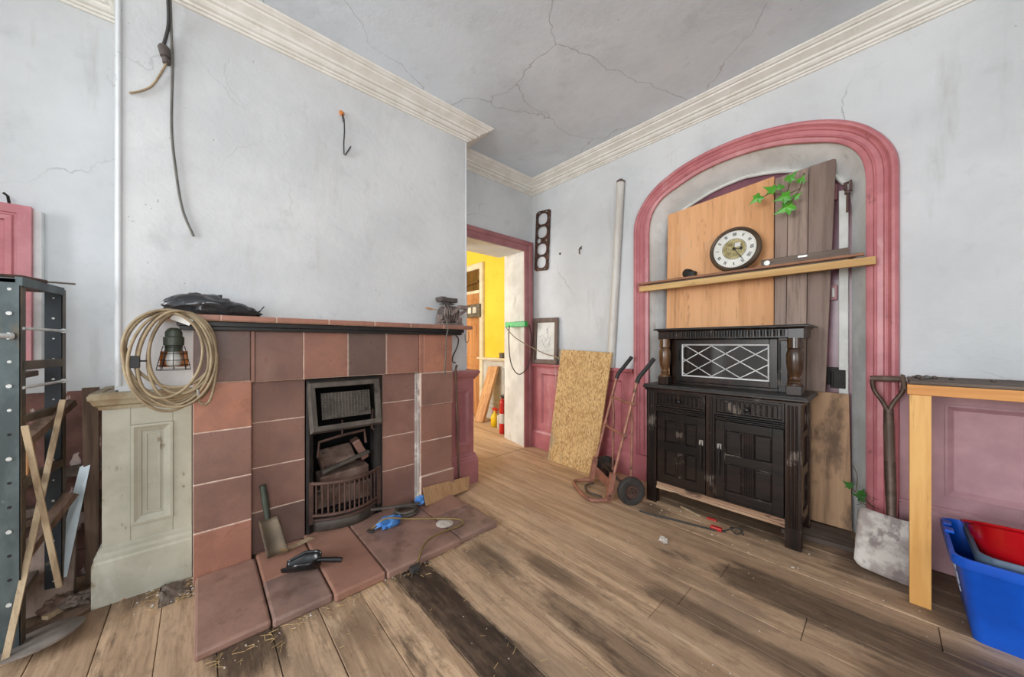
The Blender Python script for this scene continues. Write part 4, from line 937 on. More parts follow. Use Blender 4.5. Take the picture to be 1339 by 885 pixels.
# ================================================================== sack truck
U = Vector((.812, -.583, 0)); V = Vector((.583, .812, 0)); Z = Vector((0, 0, 1)); O = Vector((1.292, -.515, 0))
def tp(u, v, z): return O + U * u + V * v + Z * z
tk = thing('sack_truck', 'rusty red tubular sack truck with two black rubber wheels leaning by the arch', 'sack truck', O)
for s_ in (-1, 1):
    u = .185 * s_
    b = MB(); b.tube([tp(u, -.02, .03), tp(u, .0, .12), tp(u, .205, .90), tp(u, .215, .93)], .0125, 10)
    b.beam(tp(u, -.025, .012), tp(u, .015, .22), .038, .034, U); rl = b.build('rail', M['trolley'], tk, smooth=40)
    b = MB(); b.tube(spline([tp(u, .205, .90), tp(u, .225, .945), tp(u, .265, .99), tp(u, .345, 1.085)], 4), .0165, 12); b.build('handle_grip', M['grip'], rl, smooth=40)
    b = MB(); b.tube([tp(u * .93, .165, .73), tp(u * .93, .175, .60), tp(u * .93, .165, .11)], .010, 10); b.build('brace', M['trolley'], tk, smooth=40)
for z, v in ((.74, .165), (.50, .10)):
    b = MB(); b.tube([tp(-.19, v, z), tp(.19, v, z)], .010, 10); b.cyl(tp(-.19, v - .01, z), tp(-.19, v + .02, z), .018, 10); b.cyl(tp(.19, v - .01, z), tp(.19, v + .02, z), .018, 10); b.build('crossbar', M['trolley'], tk, smooth=40)
b = MB(); b.tube(spline([tp(-.185, .03, .22), tp(-.08, .05, .20), tp(.06, .04, .19), tp(.14, .02, .16), tp(.185, .0, .12)], 5), .009, 8); b.build('curved_brace', M['iron'], tk, smooth=40)
b = MB(); b.box((-.19, .015, .06), (.19, .03, .14)); b.v = [tp(q.x, q.y, q.z) for q in b.v]; b.build('back_plate', M['trolley'], tk, bevel=.004)
b = MB(); b.tube(spline([tp(-.185, -.02, .025), tp(-.20, -.10, .022), tp(-.19, -.17, .02), tp(-.12, -.19, .018), tp(.02, -.185, .016), tp(.13, -.17, .016), tp(.185, -.11, .018), tp(.185, -.02, .022)], 6), .0135, 10); b.build('toe_loop', M['trolley'], tk, smooth=40)
b = MB(); b.tube(spline([tp(-.13, -.02, .02), tp(-.10, -.10, .016), tp(.02, -.12, .014), tp(.12, -.05, .016)], 6), .008, 8); b.build('toe_brace', M['iron_grey'], tk, smooth=40)
wr_ = .104
b = MB(); b.cyl(tp(-.25, .13, wr_), tp(.25, .13, wr_), .011, 12); b.build('axle', M['steel'], tk, smooth=40)
for s_ in (-1, 1):
    b = MB(); c = tp(.245 * s_, .13, wr_)
    b.lathe([(.055, -.022), (.066, -.026), (.090, -.026), (.100, -.018), (.1035, -.006), (.1035, .006), (.100, .018), (.090, .026), (.066, .026), (.055, .022)], c, U, 36, capped=False); b.lathe([(.055, -.022), (.055, .022)], c, U, 36, capped=False)
    wh = b.build('wheel', M['rubber'], tk, smooth=35)
    b = MB(); b.lathe([(.056, -.018), (.060, -.020), (.060, .020), (.056, .018), (.050, .004), (.024, .004), (.020, .024), (.011, .024), (.011, -.024), (.020, -.024), (.022, -.004), (.050, -.006)], c, U, 30, capped=False); b.build('wheel_hub', M['iron_rust'], wh, smooth=30)

# ================================================================== things along the right wall
m = MB(); m.hexa([(.474, -.255, .0), (1.062, -.285, .0), (1.062, -.267, .0), (.474, -.237, .0), (.508, -.078, 1.14), (1.125, -.092, 1.118), (1.125, -.074, 1.118), (.508, -.06, 1.14)])
tag(m.build('strand_board', M['osb'], bevel=.001), 'sheet of stained strand board leaning on the pink wainscot', 'chipboard')
pp = thing('plastic_pipe', 'long white plastic pipe leaning upright against the white wall', 'pipe', (1.08, -.04, .975))
b = MB(); b.tube([(1.078, -.040, .976), (1.135, -.040, 1.85), (1.184, -.040, 2.70)], .034, 20); b.build('pipe', M['white_plastic'], pp, smooth=40)
b = MB(); b.lathe([(.035, 0), (.037, .004), (.037, .016), (.026, .022), (.020, .03), (.010, .032)], (1.184, -.040, 2.695), (.057, 0, .87), 20); b.build('end_cap', M['frame_wood'], pp, smooth=40)
pf = thing('picture_frame', 'worn picture frame with a faded sketch standing on the wainscot ledge', 'picture frame', (.245, -.03, .974))
Mp = frame((.245, -.040, .974), (1, 0, 0), (0, .05, 1)); b = MB(); b.M = Mp
b.sweep([(-.185, 0), (.185, .0), (.178, .515), (-.187, .525)], [(0, 0), (0, .018), (.010, .022), (.045, .016), (.052, .008), (.052, 0)], lambda x, y, h: (x, y, h), True); b.build('frame', M['frame_wood'], pf, bevel=.002)
b = MB(); b.M = Mp; b.box((-.14, .045, .001), (.14, .48, .005)); b.build('picture', M['paper'], pf)
b = MB(); b.M = Mp
R2 = random.Random(3)
for i in range(16):
    x0 = R2.uniform(-.08, .07); z0 = R2.uniform(.14, .36)
    b.tube(spline([(x0, z0, .0055), (x0 + R2.uniform(-.05, .05), z0 + R2.uniform(-.05, .06), .0055), (x0 + R2.uniform(-.05, .06), z0 + R2.uniform(-.06, .09), .0055)], 4), .0016, 5)
b.build('sketch', M['ink'], pf)
# cylinder head gasket hung on the wall
def circ(cx, cy, r, n=18, sx=1, sy=1): return [(cx + r * sx * math.cos(2 * PI * i / n), cy + r * sy * math.sin(2 * PI * i / n)) for i in range(n)]
ghw, gh = .112, .685
outer = [(-ghw, .02), (-ghw + .02, 0), (ghw - .03, .0), (ghw - .005, .02), (ghw, gh - .02), (ghw - .02, gh), (-ghw + .03, gh), (-ghw, gh - .025)]
def bore(cy): return [(-.006 + .072 * math.copysign(abs(math.cos(t)) ** .8, math.cos(t)), cy + .064 * math.copysign(abs(math.sin(t)) ** .8, math.sin(t))) for t in [2 * PI * i / 24 for i in range(24)]]
holes = [bore(cy) for cy in (.095, .245, .44, .59)] + [circ(-.052, .345, .030, 14), circ(.06, .342, .014, 10)]
for cy in (.17, .515): holes += [circ(-.088, cy, .008, 8), circ(.084, cy, .008, 8)]
for cy, s_ in ((.02, 1), (.667, 1)): holes += [circ(-.06, cy, .007, 8, 2.2), circ(.05, cy, .007, 8, 2.2)]
for cy in (.10, .25, .43, .59): holes += [circ(.094, cy, .006, 8, 1, 3.5), circ(-.098, cy, .004, 8, 1, 3)]
m = MB(); Mg = frame((.163, -.012, 2.045), (1, 0, -.045), (.055, -.0, 1)); m.M = Mg
m.plate(outer, holes, lambda x, y, h: (x, y + x * -.06, h), .004)
for cy in (.17, .345, .515): m.box((-.02, cy - .012, .004), (.02, cy + .012, .007))
tag(m.build('engine_gasket', M['gasket']), 'rusty engine gasket with four round openings hung on the white wall', 'gasket')
n_ = MB(); n_.cyl((.19, .0, 2.712), (.19, -.03, 2.716), .005, 8); tag(n_.build('nail', M['iron']), 'nail holding the rusty gasket at its top edge', 'nail')
n_ = MB(); n_.tube([(.72, -.002, 2.21), (.70, -.02, 2.18), (.705, -.022, 2.13)], .006, 6); n_.cyl((.71, -.0, 2.19), (.71, -.02, 2.19), .010, 8); tag(n_.build('wall_hook', M['iron_grey']), 'small bent metal hook on the white wall right of the gasket', 'hook')
n_ = MB(); n_.cyl((.43, .0, 2.19), (.43, -.015, 2.185), .014, 8, r2=.006); tag(n_.build('wall_plug', M['iron_grey']), 'dark rawl plug stub low left of the bent hook on the white wall', 'wall plug')

# green multi socket with its leads
ms = thing('power_strip', 'bright green four-way power strip hung at the doorway edge', 'power strip', (-.12, -.165, 1.41))
Ms = frame((.06, -.155, 1.43), (-.99, -.05, 0), (0, 0, 1)); b = MB(); b.M = Ms; b.box((0, -.03, -.022), (.33, .03, .022)); st = b.build('body', M['green_plastic'], ms, bevel=.006)
for i in range(4):
    b = MB(); b.M = Ms; x = .06 + i * .07; b.box((x - .012, -.010, .0215), (x + .012, .012, .023)); b.build('socket', M['cable_gr'], ms)
for x in (.24, .31):
    b = MB(); b.M = Ms; b.box((x - .02, -.025, .022), (x + .02, .022, .052)); b.build('plug', M['black'], ms, bevel=.004)
cb = MB(); cb.tube(spline([(-.16, -.22, 1.42), (-.165, -.225, 1.25), (-.13, -.23, 1.0), (-.05, -.22, .87), (.02, -.19, .86), (.06, -.12, .96), (.065, -.08, 1.15), (.06, -.075, 1.30), (.05, -.10, 1.42)], 8), .006, 8)
tag(cb.build('flex_loop', M['cable_dk'], smooth=60), 'dark cable hanging in a loop below the green power strip', 'cable')
cb = MB(); cb.tube(spline([(-.22, -.225, 1.40), (-.05, -.24, 1.28), (.10, -.16, 1.18), (.30, -.10, 1.09), (.44, -.075, 1.06), (.47, -.07, 1.04), (.485, -.075, 1.13), (.50, -.09, 1.146)], 8), .0055, 8)
tag(cb.build('lead', M['cable'], smooth=60), 'beige cable running from the power strip across the picture frame', 'cable')
cb = MB(); cb.tube(spline([(.40, -.055, 1.02), (.405, -.057, .97), (.415, -.055, .85), (.405, -.045, .74), (.40, -.04, .70)], 6), .003, 6); tag(cb.build('string', M['white_wire']), 'short pale string hanging over the wainscot ledge below the picture frame', 'string')

# ================================================================== workbench, shovel, boxes
wb_ = thing('workbench', 'rough pine-framed workbench with a grey top along the right wall', 'workbench', (3.6, -.26, 0))
for x0, x1, y0, y1 in ((2.925, 2.99, -.492, -.447), (4.4, 4.465, -.492, -.447), (2.945, 2.985, -.115, -.07), (4.4, 4.465, -.115, -.07)):
    b = MB(); b.box((x0, y0, 0), (x1, y1, .965)); 
    if y0 < -.4 and x0 < 3: b.cyl((2.945, -.492, .25), (2.945, -.494, .25), .008, 10); b.cyl((2.967, -.492, .72), (2.967, -.494, .72), .005, 10)
    b.build('leg', M['pine'], wb_, bevel=.002)
b = MB(); b.box((2.918, -.495, .966), (4.6, -.45, 1.012)); b.box((2.945, -.115, .966), (4.6, -.07, 1.012)); b.build('top_rail', M['pine_x'], wb_, bevel=.002)
b = MB(); b.box((2.925, -.492, 1.013), (4.6, -.145, 1.027)); b.box((2.945, -.145, 1.013), (4.6, -.062, 1.027)); b.build('bench_top', M['oldwood_x'], wb_, bevel=.002)
b = MB(); b.hexa([(2.905, -.48, .985), (2.918, -.48, .985), (2.918, -.40, .985), (2.905, -.40, .985), (2.897, -.478, 1.055), (2.909, -.478, 1.05), (2.913, -.42, 1.05), (2.90, -.42, 1.055)]); b.build('end_batten', M['oldwood'], wb_, bevel=.002)
for i in range(9):
    x = 2.96 + R.random() * .42; y = R.uniform(-.35, -.12); s_ = R.uniform(.006, .016)
    b = MB(); b.lathe([(s_ * .5, 0), (s_, s_ * .3), (s_ * .8, s_ * .9), (s_ * .2, s_ * 1.2)], (x, y, 1.027), seg=7); tag(b.build('rubble_bit', M['steel'] if i % 2 else M['iron_grey']), 'small dark crumb of rubble on the grey bench top', 'rubble', 'rubble crumbs on the bench top')
sv = thing('shovel', 'old long-handled shovel with a cement-caked square blade leaning on the arch jamb', 'shovel', (2.86, -.26, 0))
b = MB(); b.tube([(2.790, -.12, 1.004), (2.81, -.12, 1.006), (2.90, -.12, 1.008), (2.922, -.12, 1.006)], [.015, .017, .017, .015], 12); b.build('grip', M['shaft'], sv, smooth=50)
b = MB()
for x0, xm in ((2.797, 2.83), (2.917, 2.885)): b.tube(spline([(x0, -.12, 1.0), (x0 + (xm - x0) * .25, -.12, .94), (xm + (xm - x0) * .2, -.122, .88), (2.859, -.125, .82)], 5), .010, 8)
b.tube([(2.859, -.125, .84), (2.860, -.128, .76)], [.020, .0215], 12); b.build('yoke', M['shovel_iron'], sv, smooth=50)
b = MB(); b.tube([(2.860, -.128, .76), (2.864, -.155, .56)], .0215, 14); b.build('shaft', M['shaft'], sv, smooth=50)
b = MB(); b.tube([(2.864, -.155, .56), (2.868, -.19, .38), (2.87, -.222, .27), (2.87, -.235, .20)], [.0225, .0215, .018, .012], 14); b.build('socket', M['shovel_iron'], sv, smooth=50)
b = MB()
def blade(u, v):
    w = .108 + .006 * v; x = 2.853 + (2 * u - 1) * w - .006 * v; e = abs(2 * u - 1)
    rnd = .025 * max(0, (e - .75) / .25) ** 2
    return (x, -.215 - .10 * v - .022 * (1 - e * e) * (1 - .4 * v) + .0, .292 - .012 * (2 * u - 1) - .288 * v + (rnd if v > .5 else -rnd) * (2 * abs(v - .5)))
b.grid(blade, 17, 12); b.build('blade', M['cement'], sv, smooth=60, solid=.006)

def tub_ring(cx, cy, wx, wy, z, rad, n=6):
    out = []
    for sx, sy, a0 in ((1, 1, 0), (-1, 1, 90), (-1, -1, 180), (1, -1, 270)):
        for i in range(n + 1):
            a = math.radians(a0 + 90 * i / n); out.append((cx + sx * (wx / 2 - rad) + rad * math.cos(a), cy + sy * (wy / 2 - rad) + rad * math.sin(a), z))
    return out
def box_tub(name, label, cx, cy, wx, wy, h, z0, mat, taper=.86, mark=None):
    t = thing(name, label, 'storage box', (cx, cy, z0))
    prof = [(taper, 0, .03), (.99, h - .045, .045), (1.0, h - .04, .045), (1.035, h - .04, .05), (1.04, h - .028, .05), (1.04, h - .003, .05), (1.03, h, .05), (1.0, h, .045), (.985, h - .02, .045), (taper - .012, .008, .03)]
    b = MB(); vs = []; n = 28
    for s_, z, r in prof:
        ring = tub_ring(cx, cy, wx * s_, wy * s_, z0 + z, r)
        for q in ring:
            # front and back rims dip at the hand holds
            dip = 0
            if z > h - .06: dip = -.03 * max(0, 1 - (abs(q[0] - cx) / (wx * .26)) ** 8) if abs(q[0] - cx) < wx * .26 and abs(q[1] - cy) > wy * .40 else 0
            vs.append((q[0], q[1], q[2] + dip))
    fs = []
    for i in range(len(prof) - 1):
        for k in range(n): fs.append((i * n + k, i * n + (k + 1) % n, (i + 1) * n + (k + 1) % n, (i + 1) * n + k))
    fs.append(tuple(range(n - 1, -1, -1))); fs.append(tuple((len(prof) - 1) * n + k for k in range(n)))
    b.add(vs, fs); b.build('tub', mat, t, smooth=35)
    return t
bx = box_tub('recycling_box', 'blue plastic recycling box on the floor under the workbench', 3.375, -.41, .66, .47, .335, 0, M['blue_bin'])
b = MB()
for i, (dz, w) in enumerate(((.23, .18), (.20, .21), (.17, .19), (.13, .15))):
    y = -.42; f = lambda z: 3.375 - .33 * (.86 + (.99 - .86) * z / .29) - .002
    b.hexa([(f(dz) - .0015, y - w / 2, dz), (f(dz) + .002, y - w / 2, dz), (f(dz) + .002, y + w / 2, dz), (f(dz) - .0015, y + w / 2, dz), (f(dz + .014) - .0015, y - w / 2 + .02, dz + .014), (f(dz + .014) + .002, y - w / 2 + .02, dz + .014), (f(dz + .014) + .002, y + w / 2 - .01, dz + .014), (f(dz + .014) - .0015, y + w / 2 - .01, dz + .014)])
b.build('side_marking', M['white_mark'], bx)
for y in (-.36, -.27):
    b = MB(); b.box((3.034, y - .03, .334), (3.062, y + .02, .346)); b.build('rim_clip', M['blue_bin'], bx, bevel=.003)
box_tub('recycling_box', 'dusty slate-blue box nested inside the blue recycling box', 3.40, -.40, .58, .40, .29, .06, M['blue_old'])
rt = thing('washing_up_tub', 'glossy red round plastic tub resting in the stacked blue boxes', 'tub', (3.36, -.37, .25))
b = MB(); b.lathe([(.0, .0), (.195, .0), (.215, .012), (.238, .165), (.256, .170), (.258, .178), (.244, .180), (.232, .168), (.21, .02), (.19, .008), (.0, .008)], (3.335, -.415, .225), (0.02, .36, .93), seg=56, capped=False); b.build('tub', M['red_tub'], rt, smooth=40)
# ================================================================== hanging wires and hook on the breast
hc = thing('hanging_flex', 'short dark ceiling flex ending in a connector and frayed pale tail by the cornice', 'cable', (.43, -3.06, 2.40))
b = MB(); b.tube(spline([(.50, -3.055, 3.03), (.46, -3.045, 2.92), (.42, -3.045, 2.80), (.405, -3.063, 2.70)], 6), .007, 8); b.build('flex', M['cable_dk'], hc, smooth=60)
b = MB(); b.lathe([(.010, 0), (.020, .006), (.022, .05), (.014, .062), (.008, .066)], (.405, -3.055, 2.640), (0, -.15, 1), 14); b.lathe([(.012, -.03), (.016, -.026), (.014, .0)], (.405, -3.055, 2.642), (0, -.15, 1), 10); b.build('connector', M['drill_dk'], hc, smooth=40)
b = MB(); b.tube(spline([(.407, -3.052, 2.615), (.405, -3.075, 2.545), (.402, -3.105, 2.475), (.402, -3.145, 2.43), (.404, -3.178, 2.405)], 6), [.005] * 24 + [.0035], 7); b.build('tail', M['cable'], hc, smooth=60)
b = MB(); b.tube(spline([(.47, -3.042, 3.03), (.425, -3.038, 2.94), (.404, -3.032, 2.6), (.402, -3.034, 2.3), (.401, -3.020, 2.1), (.400, -2.995, 1.90), (.400, -2.952, 1.765)], 8), .0055, 8)
tag(b.build('long_flex', M['cable_gr'], smooth=60), 'long grey flex trailing down the chimney breast from the cornice', 'cable')
hk = thing('wall_hook', 'bent wire hook hanging from an ochre plug on the chimney breast', 'hook', (BX, -2.22, 2.6))
b = MB(); b.lathe([(.014, 0), (.018, .008), (.012, .014), (.002, .016)], (BX, -2.226, 2.742), (1, 0, 0), 12); b.build('plug', M['orange'], hk, smooth=50)
b = MB(); b.tube([(.40, -2.222, 2.735), (.408, -2.214, 2.70), (.408, -2.212, 2.62), (.406, -2.216, 2.54), (.405, -2.214, 2.47), (.408, -2.206, 2.466), (.41, -2.172, 2.535)], .004, 7); b.tube([(.402, -2.224, 2.735), (.41, -2.222, 2.68)], .003, 6); b.build('wire', M['cable_dk'], hk, smooth=60)

# ================================================================== on the mantel
bg = MB()
def bag(u, v):
    # u round the section, v along the length
    y = -3.055 + .375 * v; env = (math.sin(PI * min(1, max(0, v * .94 + .05))) ** .42)
    a = 2 * PI * u; hh = (.112 - .055 * v) * env; ww = (.085) * env
    n1 = mnoise.noise(Vector((math.cos(a) * 1.6, math.sin(a) * 1.6, v * 4.5))); n2 = mnoise.noise(Vector((math.cos(a) * 4, math.sin(a) * 4, v * 11 + 5)))
    k = 1 + .34 * n1 + .20 * n2
    z = 1.349 + max(0.0, hh * .5 + hh * .62 * math.sin(a) * k); x = .505 + ww * math.cos(a) * (1 + .2 * n1)
    return (x, y + .02 * n2, z)
bg.grid(bag, 40, 44, closeu=True)
b2 = thing('bin_bag', 'crumpled glossy black bin bag lying on the left of the mantel shelf', 'bag', (.50, -2.88, 1.346))
bg.build('bag', M['bag'], b2, smooth=50, recalc=True)
b = MB(); b.grid(lambda u, v: (.50 + .03 * math.sin(u * 9) * v, -2.73 + .05 * u + .02 * v, 1.352 + .045 * u + .012 * math.sin(u * 5 + v * 3)), 8, 6); b.grid(lambda u, v: (.46 + .05 * v, -2.97 + .13 * u, 1.452 + .012 * math.sin(u * 7 + v * 5) - .02 * v), 10, 6); b.build('loose_fold', M['bag'], b2, smooth=70, solid=.003)
# coiled extension lead hung over the shelf end
cl = thing('coiled_lead', 'beige extension lead hanging in loose loops over the left end of the mantel', 'cable', (.64, -3.02, .88))
pts = []; R3 = random.Random(11)
# each loop: centre y, half width, bottom z, top z, sideways lean
loops = [(-3.010, .118, .950, 1.352, .1), (-3.030, .142, .905, 1.350, -.3), (-2.995, .098, 1.005, 1.346, .5), (-3.028, .150, .935, 1.356, -.1), (-3.000, .125, .885, 1.352, .25), (-3.040, .128, 1.035, 1.345, -.5), (-2.985, .112, .965, 1.350, .4), (-3.022, .150, .872, 1.356, .0), (-3.015, .135, .915, 1.352, -.2)]
N = 26
for li, L0 in enumerate(loops):
    L1 = loops[(li + 1) % len(loops)] if li < len(loops) - 1 else L0
    for i in range(N):
        f = i / N; a = PI / 2 + 2 * PI * f; f = f * f * (3 - 2 * f)
        cy, ry, zb, zt, tl = [p + (q - p) * f for p, q in zip(L0, L1)]
        cz, rz = (zt + zb) / 2, (zt - zb) / 2; sn = math.sin(a)
        y = cy + ry * math.cos(a) * (1 + .10 * sn * (1 if li % 2 else -.6)) + tl * .06 * (1 - sn) / 2; z = cz + rz * sn
        x = .634 + .0068 * (li % 5) + .008 * math.sin(a * 2 + li) + R3.uniform(-.001, .001)
        if sn > .75: x -= .010 * (sn - .75) / .25
        pts.append((x, y, z))
pts += [(.645, -2.93, 1.30), (.65, -2.875, 1.20), (.655, -2.868, 1.08), (.655, -2.885, .95), (.655, -2.905, .91), (.655, -2.93, .925), (.655, -2.932, .96)]
b = MB(); b.tube(spline(pts, 2), .0062, 7); b.build('lead', M['cable'], cl, smooth=70)
b = MB(); b.box((.632, -3.152, 1.095), (.662, -3.122, 1.148)); b.cyl((.646, -3.122, 1.125), (.646, -3.10, 1.125), .004, 8); b.build('plug', M['black'], cl, bevel=.004)
b = MB(); b.cyl((.655, -2.932, .955), (.655, -2.934, .985), .007, 8); b.build('plug_tip', M['pewter'], cl)
il = thing('inspection_lamp', 'caged inspection lamp with dark green neck hanging below the mantel end', 'lamp', (.60, -3.02, 1.08))
lx, ly = .605, -3.018
b = MB(); b.lathe([(.012, 1.275), (.022, 1.27), (.030, 1.255), (.030, 1.235), (.036, 1.23), (.036, 1.195), (.030, 1.19), (.030, 1.165)], (lx, ly, 0), seg=22); b.build('neck', M['darkgreen'], il, smooth=40)
b = MB(); b.lathe([(.012, 1.175), (.020, 1.16), (.029, 1.13), (.026, 1.105), (.014, 1.092), (.0, 1.09)], (lx, ly, 0), seg=20); b.build('bulb', M['bulbglass'], il, smooth=60)
b = MB()
b.grid(lambda u, v: (lx - .008 - .046 * math.sin(PI * (.15 + .7 * u)), ly - .046 * math.cos(PI * (.0 + 1. * u)) * (1 + .05 * v), 1.165 - .075 * v), 12, 3); b.build('reflector', M['orange'], il, smooth=50, solid=.002)
b = MB()
for z, r in ((1.185, .036), (1.155, .045), (1.125, .050), (1.10, .055), (1.08, .058)): b.tube([(lx + r * math.cos(2 * PI * i / 20), ly + r * math.sin(2 * PI * i / 20), z) for i in range(20)], .0016, 5, True)
for i in range(8):
    a = 2 * PI * i / 8; b.tube([(lx + .036 * math.cos(a), ly + .036 * math.sin(a), 1.19), (lx + .058 * math.cos(a), ly + .058 * math.sin(a), 1.08)], .0016, 5)
b.build('cage', M['black'], il)
tgm = MB(); tgm.hexa([(.628, -3.03, 1.315), (.631, -3.03, 1.315), (.655, -2.965, 1.285), (.652, -2.965, 1.285), (.628, -3.015, 1.345), (.631, -3.015, 1.345), (.655, -2.95, 1.312), (.652, -2.95, 1.312)]); tag(tgm.build('cable_tag', M['white_plastic']), 'pale paper tag tucked in the loops of the beige lead', 'tag')
# old machine at the other end
dm = thing('motor', 'dusty old finned electric motor unit standing on the right of the mantel shelf', 'motor', (.50, -1.46, 1.346))
b = MB(); b.box((.44, -1.555, 1.346), (.56, -1.36, 1.365)); b.box((.45, -1.55, 1.365), (.55, -1.48, 1.43)); b.box((.45, -1.42, 1.365), (.55, -1.365, 1.41)); b.build('base', M['drill'], dm, bevel=.006)
b = MB(); b.lathe([(.03, -.085), (.052, -.08), (.060, -.06), (.060, .05), (.050, .065), (.02, .07)], (.50, -1.455, 1.435), (0, 1, 0), 24)
bd = b.build('casing', M['drill_dk'], dm, smooth=40)
for i in range(6):
    y = -1.515 + i * .022; b = MB(); b.lathe([(.055, -.004), (.068, -.004), (.068, .004), (.055, .004)], (.50, y, 1.435), (0, 1, 0), 26, capped=False); b.build('cooling_fin', M['drill'], bd)
b = MB(); b.hexa([(.545, -1.545, 1.37), (.57, -1.545, 1.37), (.56, -1.50, 1.37), (.545, -1.50, 1.37), (.535, -1.53, 1.475), (.56, -1.53, 1.475), (.555, -1.50, 1.475), (.535, -1.50, 1.475)]); b.lathe([(.0, 0), (.02, .0), (.02, .012), (.012, .018), (.0, .018)], (.56, -1.56, 1.40), (.2, -1, 0), 12); b.build('end_bracket', M['drill'], dm, bevel=.004)
b = MB(); b.beam((.565, -1.478, 1.425), (.575, -1.40, 1.495), .02, .022, (1, 0, 0)); b.beam((.575, -1.42, 1.49), (.57, -1.335, 1.49), .03, .034, (1, 0, 0)); b.beam((.57, -1.335, 1.475), (.56, -1.40, 1.43), .02, .018, (1, 0, 0)); b.build('clamp_arm', M['drill'], dm, bevel=.003)
b = MB(); b.box((.46, -1.55, 1.528), (.54, -1.402, 1.562)); 
for i in range(9): b.box((.536, -1.52 + i * .0125, 1.53), (.544, -1.514 + i * .0125, 1.56))
b.box((.455, -1.555, 1.54), (.548, -1.51, 1.566)); b.box((.47, -1.535, 1.512), (.53, -1.42, 1.518)); b.cyl((.50, -1.47, 1.49), (.50, -1.47, 1.53), .022, 14); b.build('top_handle', M['drill_dk'], dm, bevel=.004)
sc_ = MB(); sc_.lathe([(.001, 0), (.007, .02), (.007, .06), (.004, .07), (.002, .11)], (.47, -1.655, 1.475), (0.1, 1, -.08), 10); tag(sc_.build('wood_shaving', M['plank'], smooth=50), 'pointed pale wood sliver poking out left of the motor on the mantel', 'wood sliver')
b = MB(); b.tube(spline([(.585, -1.545, 1.40), (.622, -1.55, 1.352), (.634, -1.552, 1.31), (.632, -1.565, 1.24), (.60, -1.55, 1.12), (.58, -1.545, 1.0), (.565, -1.535, .96)], 7), .0045, 7); tag(b.build('motor_lead', M['cable_gr'], smooth=60), 'grey flex dropping from the motor over the mantel edge', 'cable')
b = MB(); b.tube(spline([(.50, -1.40, 1.275), (.49, -1.365, 1.24), (.47, -1.36, 1.18), (.46, -1.395, 1.10), (.50, -1.425, 1.06), (.55, -1.43, 1.05)], 7), .005, 7); tag(b.build('short_lead', M['cable_dk'], smooth=60), 'black cable curling down from under the right end of the mantel', 'cable')
b = MB(); b.tube(spline([(.56, -1.345, 1.278), (.56, -1.345, 1.235), (.56, -1.335, 1.215), (.56, -1.318, 1.215), (.56, -1.31, 1.235), (.56, -1.31, 1.30)], 5), .003, 6); tag(b.build('wire_hook', M['iron_grey'], smooth=60), 'small wire hook hanging under the right end of the mantel shelf', 'hook')
b = MB(); b.tube([(.575, -1.436, 1.03), (.545, -1.425, 1.0), (.46, -1.335, .004)], .009, 8); tag(b.build('wooden_rod', M['oldwood'], smooth=60), 'thin brown wooden rod leaning between the fireplace and pink pilaster', 'rod')

# ================================================================== on the hearth
HZ = .044
hs_ = thing('coal_shovel', 'rusty short-handled coal shovel leaning against the left side of the fireplace', 'coal shovel', (.55, -2.64, HZ))
b = MB(); b.tube([(.502, -2.668, .41), (.515, -2.655, .30), (.53, -2.648, .225)], [.015, .017, .012], 12); b.build('handle', M['darkgreen'], hs_, smooth=50)
b = MB(); b.grid(lambda u, v: (.532 + .085 * v + .018 * abs(2 * u - 1) ** 2, -2.648 + (u - .5) * (.085 + .012 * v) + .035 * v, .228 - .178 * v + .006 * abs(2 * u - 1) ** 2), 9, 8); b.build('blade', M['scoop_iron'], hs_, smooth=60, solid=.004)
scp = thing('plastic_scoop', 'black plastic hand scoop lying on the front of the hearth', 'scoop', (.88, -2.50, HZ))
Ms2 = frame((.80, -2.612, HZ + .002), (.52, .80, .035), (-.80, .52, 0))
b = MB(); b.M = Ms2
def scoop(u, v):
    w = .058 * (.55 + .45 * min(1, v * 2.2)) if v < .5 else .058 * (1 - .45 * max(0, (v - .8) / .2) ** 1.6)
    a = PI * (u - .5) * 1.05; up = .55 + .45 * min(1, v / .45)
    return (.165 * v, w * math.sin(a), .056 * (1 - math.cos(a)) * up + .002)
b.grid(scoop, 15, 12); b.grid(lambda u, v: (.165 - .002 * v, .034 * math.sin(PI * (u - .5)) * (1 - v), .004 + .055 * (1 - math.cos(PI * (u - .5))) * (1 - v) + .03 * v), 15, 5); b.build('bowl', M['black_gloss'], scp, smooth=60, solid=.004)
b = MB(); b.M = Ms2; b.tube([(.155, 0, .036), (.18, 0, .038), (.24, 0, .030), (.275, 0, .024)], [.010, .012, .014, .012], 12); b.build('handle', M['black_gloss'], scp, smooth=60)
def crumple(name, label, c, s, mat, cat, seed):
    b = MB()
    def f(u, v):
        a = 2 * PI * u; t = PI * v; d = Vector((math.cos(a) * math.sin(t), math.sin(a) * math.sin(t), math.cos(t)))
        k = 1 + .55 * mnoise.noise(d * 2.1 + Vector((seed, 0, 0))) + .3 * mnoise.noise(d * 5 + Vector((0, seed, 0)))
        return (c[0] + s[0] * d.x * k, c[1] + s[1] * d.y * k, c[2] + max(0, s[2] * (d.z * k + .7)))
    b.grid(f, 32, 18, closeu=True); tag(b.build(name, mat, smooth=50), label, cat)
crumple('rubber_glove', 'crumpled blue rubber glove lying on the middle of the hearth', (.715, -2.035, HZ), (.045, .075, .030), M['glove'], 'glove', 1.3)
crumple('rubber_glove', 'crumpled blue scrap tucked behind the cardboard at the fireplace foot', (.585, -1.752, HZ + .004), (.030, .038, .030), M['glove'], 'glove', 4.1)
bf = thing('brass_flex', 'olive flex with a black plug looping off the hearth onto the floor', 'cable', (.98, -1.9, HZ))
